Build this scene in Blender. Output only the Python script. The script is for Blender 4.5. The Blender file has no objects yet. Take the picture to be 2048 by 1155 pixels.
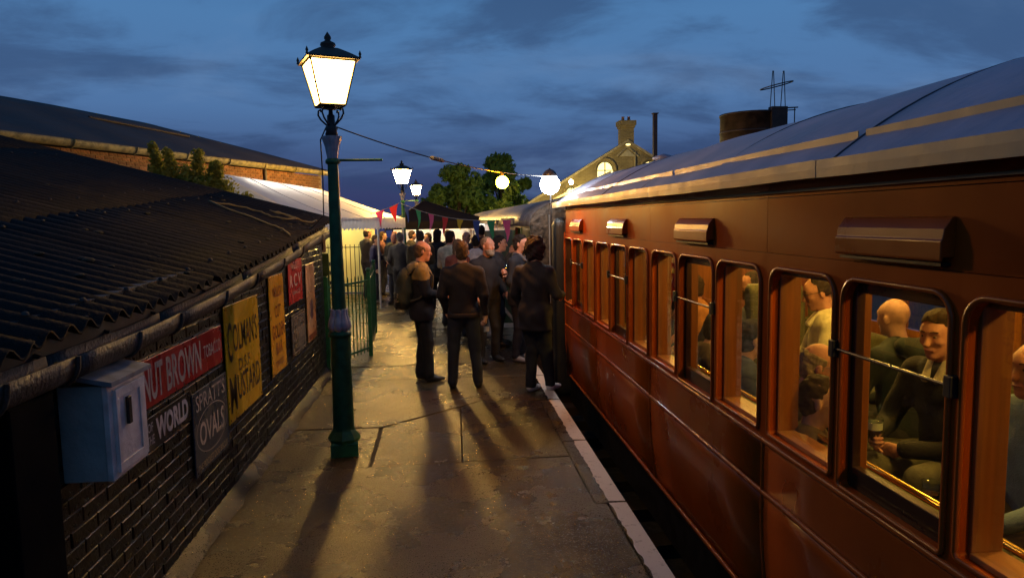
import bpy, math, random
import numpy as np
from mathutils import Vector, Matrix
random.seed(7); rng = np.random.default_rng(7)
C = bpy.context.scene.collection
SC = bpy.context.scene
PI = math.pi

# ------------------------------------------------------------------ camera, sky, exposure
cam = bpy.data.cameras.new('camera'); cam_o = bpy.data.objects.new('camera', cam); C.objects.link(cam_o)
cam.sensor_width = 36.0; cam.lens = 1400.0/2048.0*36.0; cam.clip_start = 0.05; cam.clip_end = 900
R3 = Matrix(((0.99513903, 0.02687528, -0.09474193), (-0.09692998, 0.09728374, -0.99052534), (-0.0174038, 0.99489376, 0.09941587)))
cam_o.matrix_world = Matrix.Translation((0, 0, 2.05)) @ R3.to_4x4()
SC.camera = cam_o
SC.render.engine = 'CYCLES'
SC.cycles.use_denoising = True
SC.cycles.max_bounces = 7; SC.cycles.diffuse_bounces = 3; SC.cycles.glossy_bounces = 3; SC.cycles.transparent_max_bounces = 16
SC.cycles.sample_clamp_indirect = 4.0; SC.cycles.caustics_reflective = False; SC.cycles.caustics_refractive = False
SC.view_settings.view_transform = 'Standard'; SC.view_settings.look = 'None'
SC.view_settings.exposure = 0.0; SC.view_settings.gamma = 1.0; SC.view_settings.use_curve_mapping = False

LAMPS = (60.0, 700.0, 620.0)        # lantern pane radiance, nearest to farthest
FLOOD = 80.0
BULB = 330.0
COACH = 31.0
TENTL = 20.0
YARD = 1050.0
WARM = (1.0, 0.56, 0.13); AMBER = (1.0, 0.34, 0.008); COOL = (0.93, 0.97, 1.0); INTERIOR = (1.0, 0.56, 0.10)

w = bpy.data.worlds.new('World'); SC.world = w; w.use_nodes = True
nt = w.node_tree; nt.nodes.clear(); N = nt.nodes.new; Lk = nt.links.new
out = N('ShaderNodeOutputWorld'); bg = N('ShaderNodeBackground'); Lk(bg.outputs[0], out.inputs[0])
tc = N('ShaderNodeTexCoord'); sep = N('ShaderNodeSeparateXYZ'); Lk(tc.outputs['Generated'], sep.inputs[0])
ramp = N('ShaderNodeValToRGB'); Lk(sep.outputs['Z'], ramp.inputs[0])
cr = ramp.color_ramp
stops = [(0.0, (.013, .017, .050)), (.05, (.018, .024, .066)), (.15, (.035, .077, .163)), (.26, (.034, .088, .184)), (.45, (.010, .044, .108)), (.8, (.009, .034, .090))]
while len(cr.elements) < len(stops): cr.elements.new(.5)
for e, (p, c) in zip(cr.elements, stops): e.position = p; e.color = c + (1,)
# dome mapping so that clouds flatten towards the horizon
zz = N('ShaderNodeMath'); zz.operation = 'ADD'; Lk(sep.outputs['Z'], zz.inputs[0]); zz.inputs[1].default_value = .22
za = N('ShaderNodeMath'); za.operation = 'MAXIMUM'; Lk(zz.outputs[0], za.inputs[0]); za.inputs[1].default_value = .05
cx = N('ShaderNodeMath'); cx.operation = 'DIVIDE'; Lk(sep.outputs['X'], cx.inputs[0]); Lk(za.outputs[0], cx.inputs[1])
cy = N('ShaderNodeMath'); cy.operation = 'DIVIDE'; Lk(sep.outputs['Y'], cy.inputs[0]); Lk(za.outputs[0], cy.inputs[1])
comb = N('ShaderNodeCombineXYZ'); Lk(cx.outputs[0], comb.inputs[0]); Lk(cy.outputs[0], comb.inputs[1])
def cloud(scale, detail, lo, hi, off):
    mp = N('ShaderNodeMapping'); Lk(comb.outputs[0], mp.inputs[0]); mp.inputs['Location'].default_value = off
    mp.inputs['Scale'].default_value = (.8, 1.25, 1)
    n = N('ShaderNodeTexNoise'); Lk(mp.outputs[0], n.inputs['Vector']); n.inputs['Scale'].default_value = scale
    n.inputs['Detail'].default_value = detail; n.inputs['Roughness'].default_value = .58; n.inputs['Distortion'].default_value = .4
    r = N('ShaderNodeMapRange'); r.interpolation_type = 'SMOOTHSTEP'; Lk(n.outputs[0], r.inputs[0]); r.inputs[1].default_value = lo; r.inputs[2].default_value = hi
    return r
c1 = cloud(1.7, 8, .43, .63, (3.1, 1.7, 0)); c2 = cloud(1.1, 6, .50, .74, (9.3, 4.2, 2))
m1 = N('ShaderNodeMix'); m1.data_type = 'RGBA'; Lk(ramp.outputs[0], m1.inputs[6]); m1.inputs[7].default_value = (.0125, .024, .060, 1)
k1 = N('ShaderNodeMath'); k1.operation = 'MULTIPLY'; k1.inputs[1].default_value = .62; Lk(c1.outputs[0], k1.inputs[0]); Lk(k1.outputs[0], m1.inputs[0])
m2 = N('ShaderNodeMix'); m2.data_type = 'RGBA'; Lk(m1.outputs[2], m2.inputs[6]); m2.inputs[7].default_value = (.062, .108, .195, 1)
k2 = N('ShaderNodeMath'); k2.operation = 'MULTIPLY'; k2.inputs[1].default_value = .45; Lk(c2.outputs[0], k2.inputs[0]); Lk(k2.outputs[0], m2.inputs[0])
Lk(m2.outputs[2], bg.inputs[0]); bg.inputs[1].default_value = 2.25

# ------------------------------------------------------------------ materials
MATS = {}
def M(name, col, rough=.55, metal=0.0, var=.18, scale=6.0, bump=0.0, bscale=60.0, rand=0.0, coat=0.0, spec=.5, col2=None, lo=.35, hi=.65, rvar=.1, trans=0.0):
    if name in MATS: return MATS[name]
    m = bpy.data.materials.new(name); m.use_nodes = True; t = m.node_tree
    b = t.nodes['Principled BSDF']; n = t.nodes.new; l = t.links.new
    tc = n('ShaderNodeTexCoord')
    nz = n('ShaderNodeTexNoise'); nz.inputs['Scale'].default_value = scale; nz.inputs['Detail'].default_value = 6; l(tc.outputs['Object'], nz.inputs['Vector'])
    mr = n('ShaderNodeMapRange'); l(nz.outputs[0], mr.inputs[0]); mr.inputs[1].default_value = lo; mr.inputs[2].default_value = hi
    mx = n('ShaderNodeMix'); mx.data_type = 'RGBA'; l(mr.outputs[0], mx.inputs[0])
    a = tuple(max(0, c*(1-var)) for c in col); d = col2 if col2 else tuple(min(1, c*(1+var)) for c in col)
    mx.inputs[6].default_value = a + (1,); mx.inputs[7].default_value = tuple(d) + (1,)
    src = mx.outputs[2]
    if rand:
        oi = n('ShaderNodeObjectInfo'); hs = n('ShaderNodeHueSaturation')
        r2 = n('ShaderNodeMapRange'); l(oi.outputs['Random'], r2.inputs[0]); r2.inputs[3].default_value = 1-rand; r2.inputs[4].default_value = 1+rand
        l(r2.outputs[0], hs.inputs['Value']); l(src, hs.inputs['Color']); src = hs.outputs[0]
    l(src, b.inputs['Base Color'])
    r3 = n('ShaderNodeMapRange'); l(nz.outputs[0], r3.inputs[0]); r3.inputs[1].default_value = .3; r3.inputs[2].default_value = .7
    r3.inputs[3].default_value = max(.03, rough-rvar); r3.inputs[4].default_value = min(1, rough+rvar); l(r3.outputs[0], b.inputs['Roughness'])
    b.inputs['Metallic'].default_value = metal; b.inputs['Coat Weight'].default_value = coat; b.inputs['Specular IOR Level'].default_value = spec
    b.inputs['Coat Roughness'].default_value = .08
    if bump:
        n2 = n('ShaderNodeTexNoise'); n2.inputs['Scale'].default_value = bscale; n2.inputs['Detail'].default_value = 4; l(tc.outputs['Object'], n2.inputs['Vector'])
        bp = n('ShaderNodeBump'); bp.inputs['Strength'].default_value = min(1, bump); bp.inputs['Distance'].default_value = .012*max(1, bump); l(n2.outputs[0], bp.inputs['Height']); l(bp.outputs[0], b.inputs['Normal'])
    MATS[name] = m; return m
def EM(name, col, s):
    m = bpy.data.materials.new(name); m.use_nodes = True; t = m.node_tree; t.nodes.clear()
    o = t.nodes.new('ShaderNodeOutputMaterial'); e = t.nodes.new('ShaderNodeEmission'); e.inputs[0].default_value = col + (1,); e.inputs[1].default_value = s
    t.links.new(e.outputs[0], o.inputs[0]); return m
def GLASS(name, tint=(1, 1, 1), rough=.02, f=1.45):
    m = bpy.data.materials.new(name); m.use_nodes = True; t = m.node_tree; t.nodes.clear(); n = t.nodes.new
    o = n('ShaderNodeOutputMaterial'); mx = n('ShaderNodeMixShader'); tr = n('ShaderNodeBsdfTransparent'); gl = n('ShaderNodeBsdfGlossy')
    tr.inputs[0].default_value = tint + (1,); gl.inputs['Roughness'].default_value = rough
    fr = n('ShaderNodeLayerWeight'); fr.inputs[0].default_value = .5; pw = n('ShaderNodeMath'); pw.operation = 'POWER'; pw.inputs[1].default_value = 5; ma = n('ShaderNodeMath'); ma.operation = 'MULTIPLY_ADD'; ma.inputs[1].default_value = .9; ma.inputs[2].default_value = .045
    t.links.new(fr.outputs['Facing'], pw.inputs[0]); t.links.new(pw.outputs[0], ma.inputs[0]); t.links.new(ma.outputs[0], mx.inputs[0]); t.links.new(tr.outputs[0], mx.inputs[1]); t.links.new(gl.outputs[0], mx.inputs[2]); t.links.new(mx.outputs[0], o.inputs[0]); return m

def ground_mat(name, c0, c1, wet=True, fine=210.0):
    m = bpy.data.materials.new(name); m.use_nodes = True; t = m.node_tree; b = t.nodes['Principled BSDF']; n = t.nodes.new; l = t.links.new
    tc = n('ShaderNodeTexCoord')
    def nz(s, d=6, rr=.6):
        x = n('ShaderNodeTexNoise'); x.inputs['Scale'].default_value = s; x.inputs['Detail'].default_value = d; x.inputs['Roughness'].default_value = rr; l(tc.outputs['Object'], x.inputs['Vector']); return x
    big = nz(.9, 7, .65); mid = nz(9, 6, .7); fn = nz(fine*.62, 4, .78)
    vor = n('ShaderNodeTexVoronoi'); vor.inputs['Scale'].default_value = fine*.75; l(tc.outputs['Object'], vor.inputs['Vector'])
    mr = n('ShaderNodeMapRange'); l(big.outputs[0], mr.inputs[0]); mr.inputs[1].default_value = .35; mr.inputs[2].default_value = .65
    mx = n('ShaderNodeMix'); mx.data_type = 'RGBA'; l(mr.outputs[0], mx.inputs[0]); mx.inputs[6].default_value = c0 + (1,); mx.inputs[7].default_value = c1 + (1,)
    mm = n('ShaderNodeMix'); mm.data_type = 'RGBA'; mm.blend_type = 'MULTIPLY'; mm.inputs[0].default_value = .75; l(mx.outputs[2], mm.inputs[6])
    r1 = n('ShaderNodeMapRange'); l(mid.outputs[0], r1.inputs[0]); r1.inputs[1].default_value = .3; r1.inputs[2].default_value = .7; r1.inputs[3].default_value = .55; r1.inputs[4].default_value = 1.15
    l(r1.outputs[0], mm.inputs[7])
    m3 = n('ShaderNodeMix'); m3.data_type = 'RGBA'; m3.blend_type = 'MULTIPLY'; m3.inputs[0].default_value = .8; l(mm.outputs[2], m3.inputs[6])
    r4 = n('ShaderNodeMapRange'); l(vor.outputs['Color'], r4.inputs[0]); r4.inputs[3].default_value = .35; r4.inputs[4].default_value = 1.6; l(r4.outputs[0], m3.inputs[7])
    l(m3.outputs[2], b.inputs['Base Color'])
    r2 = n('ShaderNodeMapRange'); l(big.outputs[0], r2.inputs[0]); r2.inputs[1].default_value = .25; r2.inputs[2].default_value = .75
    r2.inputs[3].default_value = .19 if wet else .6; r2.inputs[4].default_value = .36 if wet else .85; l(r2.outputs[0], b.inputs['Roughness'])
    bp = n('ShaderNodeBump'); bp.inputs['Strength'].default_value = 0.8; bp.inputs['Distance'].default_value = .005 if wet else .02
    sv = n('ShaderNodeSeparateColor'); l(vor.outputs['Color'], sv.inputs[0]); ad = n('ShaderNodeMath'); ad.operation = 'MULTIPLY_ADD'; l(sv.outputs[0], ad.inputs[0]); ad.inputs[1].default_value = .35; l(fn.outputs[0], ad.inputs[2]); l(ad.outputs[0], bp.inputs['Height'])
    if wet:      # small wet stones standing proud of the surface
        vs_ = n('ShaderNodeTexVoronoi'); vs_.inputs['Scale'].default_value = 62; l(tc.outputs['Object'], vs_.inputs['Vector'])
        dm = n('ShaderNodeMapRange'); dm.interpolation_type = 'SMOOTHSTEP'; l(vs_.outputs['Distance'], dm.inputs[0]); dm.inputs[1].default_value = .0; dm.inputs[2].default_value = .42; dm.inputs[3].default_value = 1; dm.inputs[4].default_value = 0
        b3 = n('ShaderNodeBump'); b3.inputs['Strength'].default_value = .6; b3.inputs['Distance'].default_value = .005; l(dm.outputs[0], b3.inputs['Height']); l(bp.outputs[0], b3.inputs['Normal']); bp = b3
        rr = n('ShaderNodeMapRange'); l(dm.outputs[0], rr.inputs[0]); rr.inputs[1].default_value = .2; rr.inputs[2].default_value = .7; rr.inputs[3].default_value = 1; rr.inputs[4].default_value = .35
        mu = n('ShaderNodeMath'); mu.operation = 'MULTIPLY'; l(r2.outputs[0], mu.inputs[0]); l(rr.outputs[0], mu.inputs[1]); l(mu.outputs[0], b.inputs['Roughness'])
    bp2 = n('ShaderNodeBump'); bp2.inputs['Strength'].default_value = .25; bp2.inputs['Distance'].default_value = .012; l(mid.outputs[0], bp2.inputs['Height']); l(bp.outputs[0], bp2.inputs['Normal'])
    l(bp2.outputs[0], b.inputs['Normal']); return m
def brick_tex_mat(name, c1, c2, mortar, sc=1.0):
    m = bpy.data.materials.new(name); m.use_nodes = True; t = m.node_tree; b = t.nodes['Principled BSDF']; n = t.nodes.new; l = t.links.new
    tc = n('ShaderNodeTexCoord'); sp = n('ShaderNodeSeparateXYZ'); l(tc.outputs['Object'], sp.inputs[0]); cb = n('ShaderNodeCombineXYZ')
    ad = n('ShaderNodeMath'); ad.operation = 'ADD'; l(sp.outputs[0], ad.inputs[0]); l(sp.outputs[1], ad.inputs[1]); l(ad.outputs[0], cb.inputs[0]); l(sp.outputs[2], cb.inputs[1])
    br = n('ShaderNodeTexBrick'); l(cb.outputs[0], br.inputs['Vector']); br.inputs['Scale'].default_value = 1; br.inputs['Brick Width'].default_value = .23*sc; br.inputs['Row Height'].default_value = .075*sc; br.inputs['Mortar Size'].default_value = .008*sc
    br.inputs['Color1'].default_value = c1 + (1,); br.inputs['Color2'].default_value = c2 + (1,); br.inputs['Mortar'].default_value = mortar + (1,)
    nz = n('ShaderNodeTexNoise'); nz.inputs['Scale'].default_value = 1.2; nz.inputs['Detail'].default_value = 7; l(tc.outputs['Object'], nz.inputs['Vector'])
    mm = n('ShaderNodeMix'); mm.data_type = 'RGBA'; mm.blend_type = 'MULTIPLY'; mm.inputs[0].default_value = .9; l(br.outputs[0], mm.inputs[6])
    r1 = n('ShaderNodeMapRange'); l(nz.outputs[0], r1.inputs[0]); r1.inputs[1].default_value = .3; r1.inputs[2].default_value = .7; r1.inputs[3].default_value = .5; r1.inputs[4].default_value = 1.2; l(r1.outputs[0], mm.inputs[7])
    l(mm.outputs[2], b.inputs['Base Color']); b.inputs['Roughness'].default_value = .85
    bp = n('ShaderNodeBump'); bp.inputs['Strength'].default_value = .6; bp.inputs['Distance'].default_value = .01; bp.invert = True; l(br.outputs['Fac'], bp.inputs['Height']); l(bp.outputs[0], b.inputs['Normal'])
    return m
def sheet_mat(name, col, tr=.4, rough=.5):     # thin cloth that lets some light through
    m = bpy.data.materials.new(name); m.use_nodes = True; t = m.node_tree; t.nodes.clear(); n = t.nodes.new; l = t.links.new
    o = n('ShaderNodeOutputMaterial'); mx = n('ShaderNodeMixShader'); d = n('ShaderNodeBsdfPrincipled'); s = n('ShaderNodeBsdfTranslucent')
    tc = n('ShaderNodeTexCoord'); nz = n('ShaderNodeTexNoise'); nz.inputs['Scale'].default_value = 1.6; nz.inputs['Detail'].default_value = 5; l(tc.outputs['Object'], nz.inputs['Vector'])
    bp = n('ShaderNodeBump'); bp.inputs['Strength'].default_value = .5; bp.inputs['Distance'].default_value = .05; l(nz.outputs[0], bp.inputs['Height']); l(bp.outputs[0], d.inputs['Normal'])
    d.inputs['Base Color'].default_value = col + (1,); d.inputs['Roughness'].default_value = rough; s.inputs[0].default_value = col + (1,); mx.inputs[0].default_value = tr
    l(d.outputs[0], mx.inputs[1]); l(s.outputs[0], mx.inputs[2]); l(mx.outputs[0], o.inputs[0]); return m
def wood_mat(name, c0, c1, rough=.3, axis=2, coat=.4):
    m = bpy.data.materials.new(name); m.use_nodes = True; t = m.node_tree; b = t.nodes['Principled BSDF']; n = t.nodes.new; l = t.links.new
    tc = n('ShaderNodeTexCoord'); mp = n('ShaderNodeMapping'); s = [26, 26, 26]; s[axis] = 1.6; mp.inputs['Scale'].default_value = s; l(tc.outputs['Object'], mp.inputs[0])
    nz = n('ShaderNodeTexNoise'); nz.inputs['Scale'].default_value = 1.0; nz.inputs['Detail'].default_value = 6; nz.inputs['Distortion'].default_value = .6; l(mp.outputs[0], nz.inputs['Vector'])
    mr = n('ShaderNodeMapRange'); l(nz.outputs[0], mr.inputs[0]); mr.inputs[1].default_value = .32; mr.inputs[2].default_value = .68
    mx = n('ShaderNodeMix'); mx.data_type = 'RGBA'; l(mr.outputs[0], mx.inputs[0]); mx.inputs[6].default_value = c0 + (1,); mx.inputs[7].default_value = c1 + (1,)
    l(mx.outputs[2], b.inputs['Base Color']); b.inputs['Roughness'].default_value = rough; b.inputs['Coat Weight'].default_value = coat; b.inputs['Coat Roughness'].default_value = .1; return m

# ------------------------------------------------------------------ mesh helpers
class MB:
    def __init__(s): s.v = []; s.f = []; s.sm = []
    def add(s, vs, fs, smooth=False):
        o = len(s.v); s.v += [tuple(p) for p in vs]; s.f += [tuple(i+o for i in f) for f in fs]; s.sm += [smooth]*len(fs); return s
    def box(s, x0, x1, y0, y1, z0, z1):
        return s.add([(x0, y0, z0), (x1, y0, z0), (x1, y1, z0), (x0, y1, z0), (x0, y0, z1), (x1, y0, z1), (x1, y1, z1), (x0, y1, z1)],
                     [(0, 3, 2, 1), (4, 5, 6, 7), (0, 1, 5, 4), (1, 2, 6, 5), (2, 3, 7, 6), (3, 0, 4, 7)])
    def obox(s, c, ax, ay, az):            # centre and three half-axis vectors
        c, ax, ay, az = (np.array(q, float) for q in (c, ax, ay, az)); vs = []
        for k in (-1, 1):
            for (i, j) in ((-1, -1), (1, -1), (1, 1), (-1, 1)): vs.append(c+i*ax+j*ay+k*az)
        return s.add(vs, [(0, 3, 2, 1), (4, 5, 6, 7), (0, 1, 5, 4), (1, 2, 6, 5), (2, 3, 7, 6), (3, 0, 4, 7)])
    def tube(s, path, r, n=8, smooth=True, caps=True):
        P = [np.array(p, float) for p in path]; k = len(P); rs = r if isinstance(r, (list, tuple)) else [r]*k; vs = []; up = None
        for i in range(k):
            t = P[min(i+1, k-1)]-P[max(i-1, 0)]; t = t/(np.linalg.norm(t)+1e-9)
            if up is None: up = np.array([0, 0, 1.]) if abs(t[2]) < .9 else np.array([1., 0, 0])
            a = np.cross(t, up); a /= np.linalg.norm(a)+1e-9; up = np.cross(a, t)
            for j in range(n): an = 2*PI*j/n; vs.append(P[i]+rs[i]*(math.cos(an)*a+math.sin(an)*up))
        fs = [(i*n+j, i*n+(j+1) % n, (i+1)*n+(j+1) % n, (i+1)*n+j) for i in range(k-1) for j in range(n)]
        s.add(vs, fs, smooth)
        if caps: s.add(vs[:n], [tuple(range(n))[::-1]]); s.add(vs[-n:], [tuple(range(n))])
        return s
    def lathe(s, prof, c=(0, 0, 0), n=20, smooth=True, rot=0, caps=True):
        vs = []; k = len(prof)
        for r, z in prof:
            for j in range(n): a = rot+2*PI*j/n; vs.append((c[0]+r*math.cos(a), c[1]+r*math.sin(a), c[2]+z))
        fs = [(i*n+j, i*n+(j+1) % n, (i+1)*n+(j+1) % n, (i+1)*n+j) for i in range(k-1) for j in range(n)]
        s.add(vs, fs, smooth)
        if caps: s.add(vs[:n], [tuple(range(n))[::-1]]); s.add(vs[-n:], [tuple(range(n))])
        return s
    def sphere(s, c, r, nu=14, nv=9):
        r3 = r if isinstance(r, (tuple, list)) else (r, r, r); vs = []
        for i in range(nv+1):
            th = PI*i/nv
            for j in range(nu): ph = 2*PI*j/nu; vs.append((c[0]+r3[0]*math.sin(th)*math.cos(ph), c[1]+r3[1]*math.sin(th)*math.sin(ph), c[2]+r3[2]*math.cos(th)))
        return s.add(vs, [(i*nu+j, (i+1)*nu+j, (i+1)*nu+(j+1) % nu, i*nu+(j+1) % nu) for i in range(nv) for j in range(nu)], True)
    def extr(s, poly, a, d):               # polygon (list of 3d points) extruded by vector d
        a = None; n = len(poly); P = [np.array(p, float) for p in poly]; Q = [p+np.array(d) for p in P]
        return s.add(P+Q, [tuple(range(n))[::-1], tuple(range(n, 2*n))]+[(i, (i+1) % n, n+(i+1) % n, n+i) for i in range(n)])
    def grid(s, pts, smooth=True):         # 2-d list of points
        r = len(pts); c = len(pts[0]); return s.add([p for row in pts for p in row], [(i*c+j, i*c+j+1, (i+1)*c+j+1, (i+1)*c+j) for i in range(r-1) for j in range(c-1)], smooth)
    def mesh(s, name, mat):
        me = bpy.data.meshes.new(name); me.from_pydata(s.v, [], s.f)
        me.polygons.foreach_set('use_smooth', s.sm)
        if mat: me.materials.append(mat)
        me.update(); return me
    def build(s, name, mat, parent=None, bevel=0, world=True, seg=2, solid=0):
        o = bpy.data.objects.new(name, s.mesh(name, mat)); C.objects.link(o)
        if parent is not None:
            o.parent = parent
            if world: o.matrix_parent_inverse = WM[parent.name].inverted()
        if solid:
            q = o.modifiers.new('s', 'SOLIDIFY'); q.thickness = solid; q.offset = 0
        if bevel:
            b = o.modifiers.new('b', 'BEVEL'); b.width = bevel; b.segments = seg; b.limit_method = 'ANGLE'; b.angle_limit = .6
        WM[o.name] = Matrix.Identity(4) if world else None
        return o
WM = {}
def tag(o, label=None, cat=None, group=None, kind=None):
    if label: o['label'] = label
    if cat: o['category'] = cat
    if group: o['group'] = group
    if kind: o['kind'] = kind
    return o
def thing(name, label, cat, loc=(0, 0, 0), rz=0, group=None):
    o = bpy.data.objects.new(name, None); C.objects.link(o); o.location = loc; o.rotation_euler = (0, 0, rz); o.empty_display_size = .1
    WM[o.name] = Matrix.Translation(loc) @ Matrix.Rotation(rz, 4, 'Z'); return tag(o, label, cat, group)
def copy_tree(o, parent=None):
    c = o.copy(); C.objects.link(c)
    if parent is not None: c.parent = parent
    for ch in list(o.children): copy_tree(ch, c)
    return c
def inst(src_mesh, name, parent, loc, rz=0, scale=None):
    o = bpy.data.objects.new(name, src_mesh); C.objects.link(o); o.parent = parent
    mw = Matrix.Translation(loc) @ Matrix.Rotation(rz, 4, 'Z')
    if parent is not None: mw = WM[parent.name].inverted() @ mw
    o.matrix_basis = mw
    if scale: o.scale = scale
    return o
def text_mesh(txt, w, h, bold=.0, sx=1.0):
    cu = bpy.data.curves.new('t', 'FONT'); cu.body = txt; cu.offset = bold; cu.resolution_u = 3
    o = bpy.data.objects.new('t', cu); C.objects.link(o); dg = bpy.context.evaluated_depsgraph_get(); dg.update()
    me = o.evaluated_get(dg).to_mesh(); vs = np.array([v.co[:] for v in me.vertices]); fs = [tuple(p.vertices) for p in me.polygons]
    o.evaluated_get(dg).to_mesh_clear(); bpy.data.objects.remove(o); bpy.data.curves.remove(cu)
    lo = vs.min(0); hi = vs.max(0); vs = (vs-(lo+hi)/2)/(hi-lo+1e-9)
    return vs[:, 0]*w, vs[:, 1]*h, fs
def lettering(txt, X, y, z, w, h, mat, parent, bold=0.0, name='lettering', skew=0.0):   # reads along +Y on a plane facing +X
    u, v, fs = text_mesh(txt, w, h, bold); mb = MB(); mb.add([(X, y+a+skew*b, z+b) for a, b in zip(u, v)], fs); return mb.build(name, mat, parent)
# ------------------------------------------------------------------ people: signed-distance bodies turned into meshes
def V(*a): return np.array(a, float)
def rotx(a): c, s = math.cos(a), math.sin(a); return np.array([[1, 0, 0], [0, c, -s], [0, s, c]])
def rotz(a): c, s = math.cos(a), math.sin(a); return np.array([[c, -s, 0], [s, c, 0], [0, 0, 1]])
def cap(a, b, ra, rb=None, k=.03): return ('c', V(*a), V(*b), ra, ra if rb is None else rb, k)
def ell(c, r, R=None, k=.03): return ('e', V(*c), V(*r), R, k)
def prim_box(p):
    if p[0] == 'c': m = max(p[3], p[4]); return np.minimum(p[1], p[2])-m, np.maximum(p[1], p[2])+m
    m = p[2].max() if p[3] is not None else p[2]; return p[1]-m, p[1]+m
def prim_d(p, X, Y, Z):
    if p[0] == 'c':
        a, b = p[1], p[2]; d = b-a; L = max(d @ d, 1e-9); t = np.clip(((X-a[0])*d[0]+(Y-a[1])*d[1]+(Z-a[2])*d[2])/L, 0, 1)
        return np.sqrt((X-a[0]-t*d[0])**2+(Y-a[1]-t*d[1])**2+(Z-a[2]-t*d[2])**2)-(p[3]+t*(p[4]-p[3]))
    x, y, z = X-p[1][0], Y-p[1][1], Z-p[1][2]
    if p[3] is not None: R = p[3].T; x, y, z = R[0, 0]*x+R[0, 1]*y+R[0, 2]*z, R[1, 0]*x+R[1, 1]*y+R[1, 2]*z, R[2, 0]*x+R[2, 1]*y+R[2, 2]*z
    r = p[2]; k0 = np.sqrt((x/r[0])**2+(y/r[1])**2+(z/r[2])**2); k1 = np.sqrt((x/r[0]**2)**2+(y/r[1]**2)**2+(z/r[2]**2)**2)+1e-9
    return k0*(k0-1)/k1
def sdf_mesh(prims, h, cut=None, wr=0.0, seed=0, wf=1.0):
    """union of prims on a grid of spacing h -> (verts, quads) by surface nets"""
    los = np.array([prim_box(p)[0] for p in prims]).min(0)-3*h-wr; his = np.array([prim_box(p)[1] for p in prims]).max(0)+3*h+wr
    n = np.ceil((his-los)/h).astype(int)+1; D = np.full(n, .3, np.float32)
    ax = [los[i]+h*np.arange(n[i]) for i in range(3)]
    for p in prims:
        k = p[-1]; a, b = prim_box(p); m = k+2.5*h+wr
        i0 = np.maximum(np.floor((a-m-los)/h).astype(int), 0); i1 = np.minimum(np.ceil((b+m-los)/h).astype(int)+1, n)
        sl = tuple(slice(i0[q], i1[q]) for q in range(3)); X, Y, Z = np.meshgrid(*[ax[q][sl[q]] for q in range(3)], indexing='ij', sparse=True)
        d = prim_d(p, X, Y, Z); o = D[sl]; hh = np.maximum(k-np.abs(d-o), 0)/k; D[sl] = np.minimum(d, o)-hh*hh*k*.25
    X, Y, Z = np.meshgrid(*ax, indexing='ij', sparse=True)
    if wr:
        s = seed*1.7; D += wr*(np.sin(wf*(31*X+7*Z)+s+2*np.sin(wf*9*Z+s))*np.sin(wf*(23*Z+11*Y)+s)+.8*np.sin(wf*(17*Z-13*X+9*Y)+2*s+1.5*np.sin(wf*14*Y+s)))
    if cut is not None: D = np.maximum(D, cut(X, Y, Z))
    S = D < 0
    c = [S[i:n[0]-1+i, j:n[1]-1+j, k:n[2]-1+k] for i in (0, 1) for j in (0, 1) for k in (0, 1)]
    cnt = sum(q.astype(np.int8) for q in c); act = (cnt > 0) & (cnt < 8)
    idx = np.full(act.shape, -1, int); ii = np.argwhere(act); idx[act] = np.arange(len(ii))
    if len(ii) == 0: return np.zeros((0, 3)), np.zeros((0, 4), int)
    acc = np.zeros((len(ii), 3)); w = np.zeros(len(ii)); cs = [(i, j, k) for i in (0, 1) for j in (0, 1) for k in (0, 1)]
    val = [D[ii[:, 0]+i, ii[:, 1]+j, ii[:, 2]+k] for i, j, k in cs]
    for a in range(8):
        for b in range(a+1, 8):
            if sum(abs(cs[a][q]-cs[b][q]) for q in range(3)) != 1: continue
            m = (val[a] < 0) != (val[b] < 0); t = np.where(m, val[a]/(val[a]-val[b]+1e-12), 0)
            for q in range(3): acc[:, q] += np.where(m, cs[a][q]+t*(cs[b][q]-cs[a][q]), 0)
            w += m
    vs = los+h*(ii+acc/np.maximum(w, 1)[:, None]); F = []
    for q in range(3):
        sl0 = [slice(None)]*3; sl1 = [slice(None)]*3; sl0[q] = slice(0, n[q]-1); sl1[q] = slice(1, n[q])
        A, B = S[tuple(sl0)], S[tuple(sl1)]; e = np.argwhere(A != B); u, v = [(1, 2), (2, 0), (0, 1)][q]
        e = e[(e[:, u] > 0) & (e[:, v] > 0) & (e[:, u] < n[u]-1) & (e[:, v] < n[v]-1)]
        def g(du, dv): t = e.copy(); t[:, u] += du; t[:, v] += dv; return idx[t[:, 0], t[:, 1], t[:, 2]]
        qd = np.stack([g(-1, -1), g(0, -1), g(0, 0), g(-1, 0)], 1); fl = ~A[e[:, 0], e[:, 1], e[:, 2]]; qd[fl] = qd[fl][:, ::-1]
        F.append(qd[(qd >= 0).all(1)])
    return vs, np.concatenate(F)
def np_obj(name, parts, mat, parent):
    V_, F_, o = [], [], 0
    for v, f in parts: V_.append(v); F_.append(f+o); o += len(v)
    v = np.concatenate(V_); f = np.concatenate(F_); me = bpy.data.meshes.new(name)
    me.vertices.add(len(v)); me.vertices.foreach_set('co', v.astype(np.float32).ravel()); me.loops.add(f.size); me.loops.foreach_set('vertex_index', f.astype(np.int32).ravel())
    me.polygons.add(len(f)); me.polygons.foreach_set('loop_start', np.arange(0, f.size, 4, dtype=np.int32)); me.polygons.foreach_set('loop_total', np.full(len(f), 4, np.int32))
    me.polygons.foreach_set('use_smooth', np.ones(len(f), bool)); me.materials.append(mat); me.update(calc_edges=True); me.validate()
    ob = bpy.data.objects.new(name, me); C.objects.link(ob); ob.parent = parent; return ob
def norm(v): return v/(np.linalg.norm(v)+1e-9)
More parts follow.
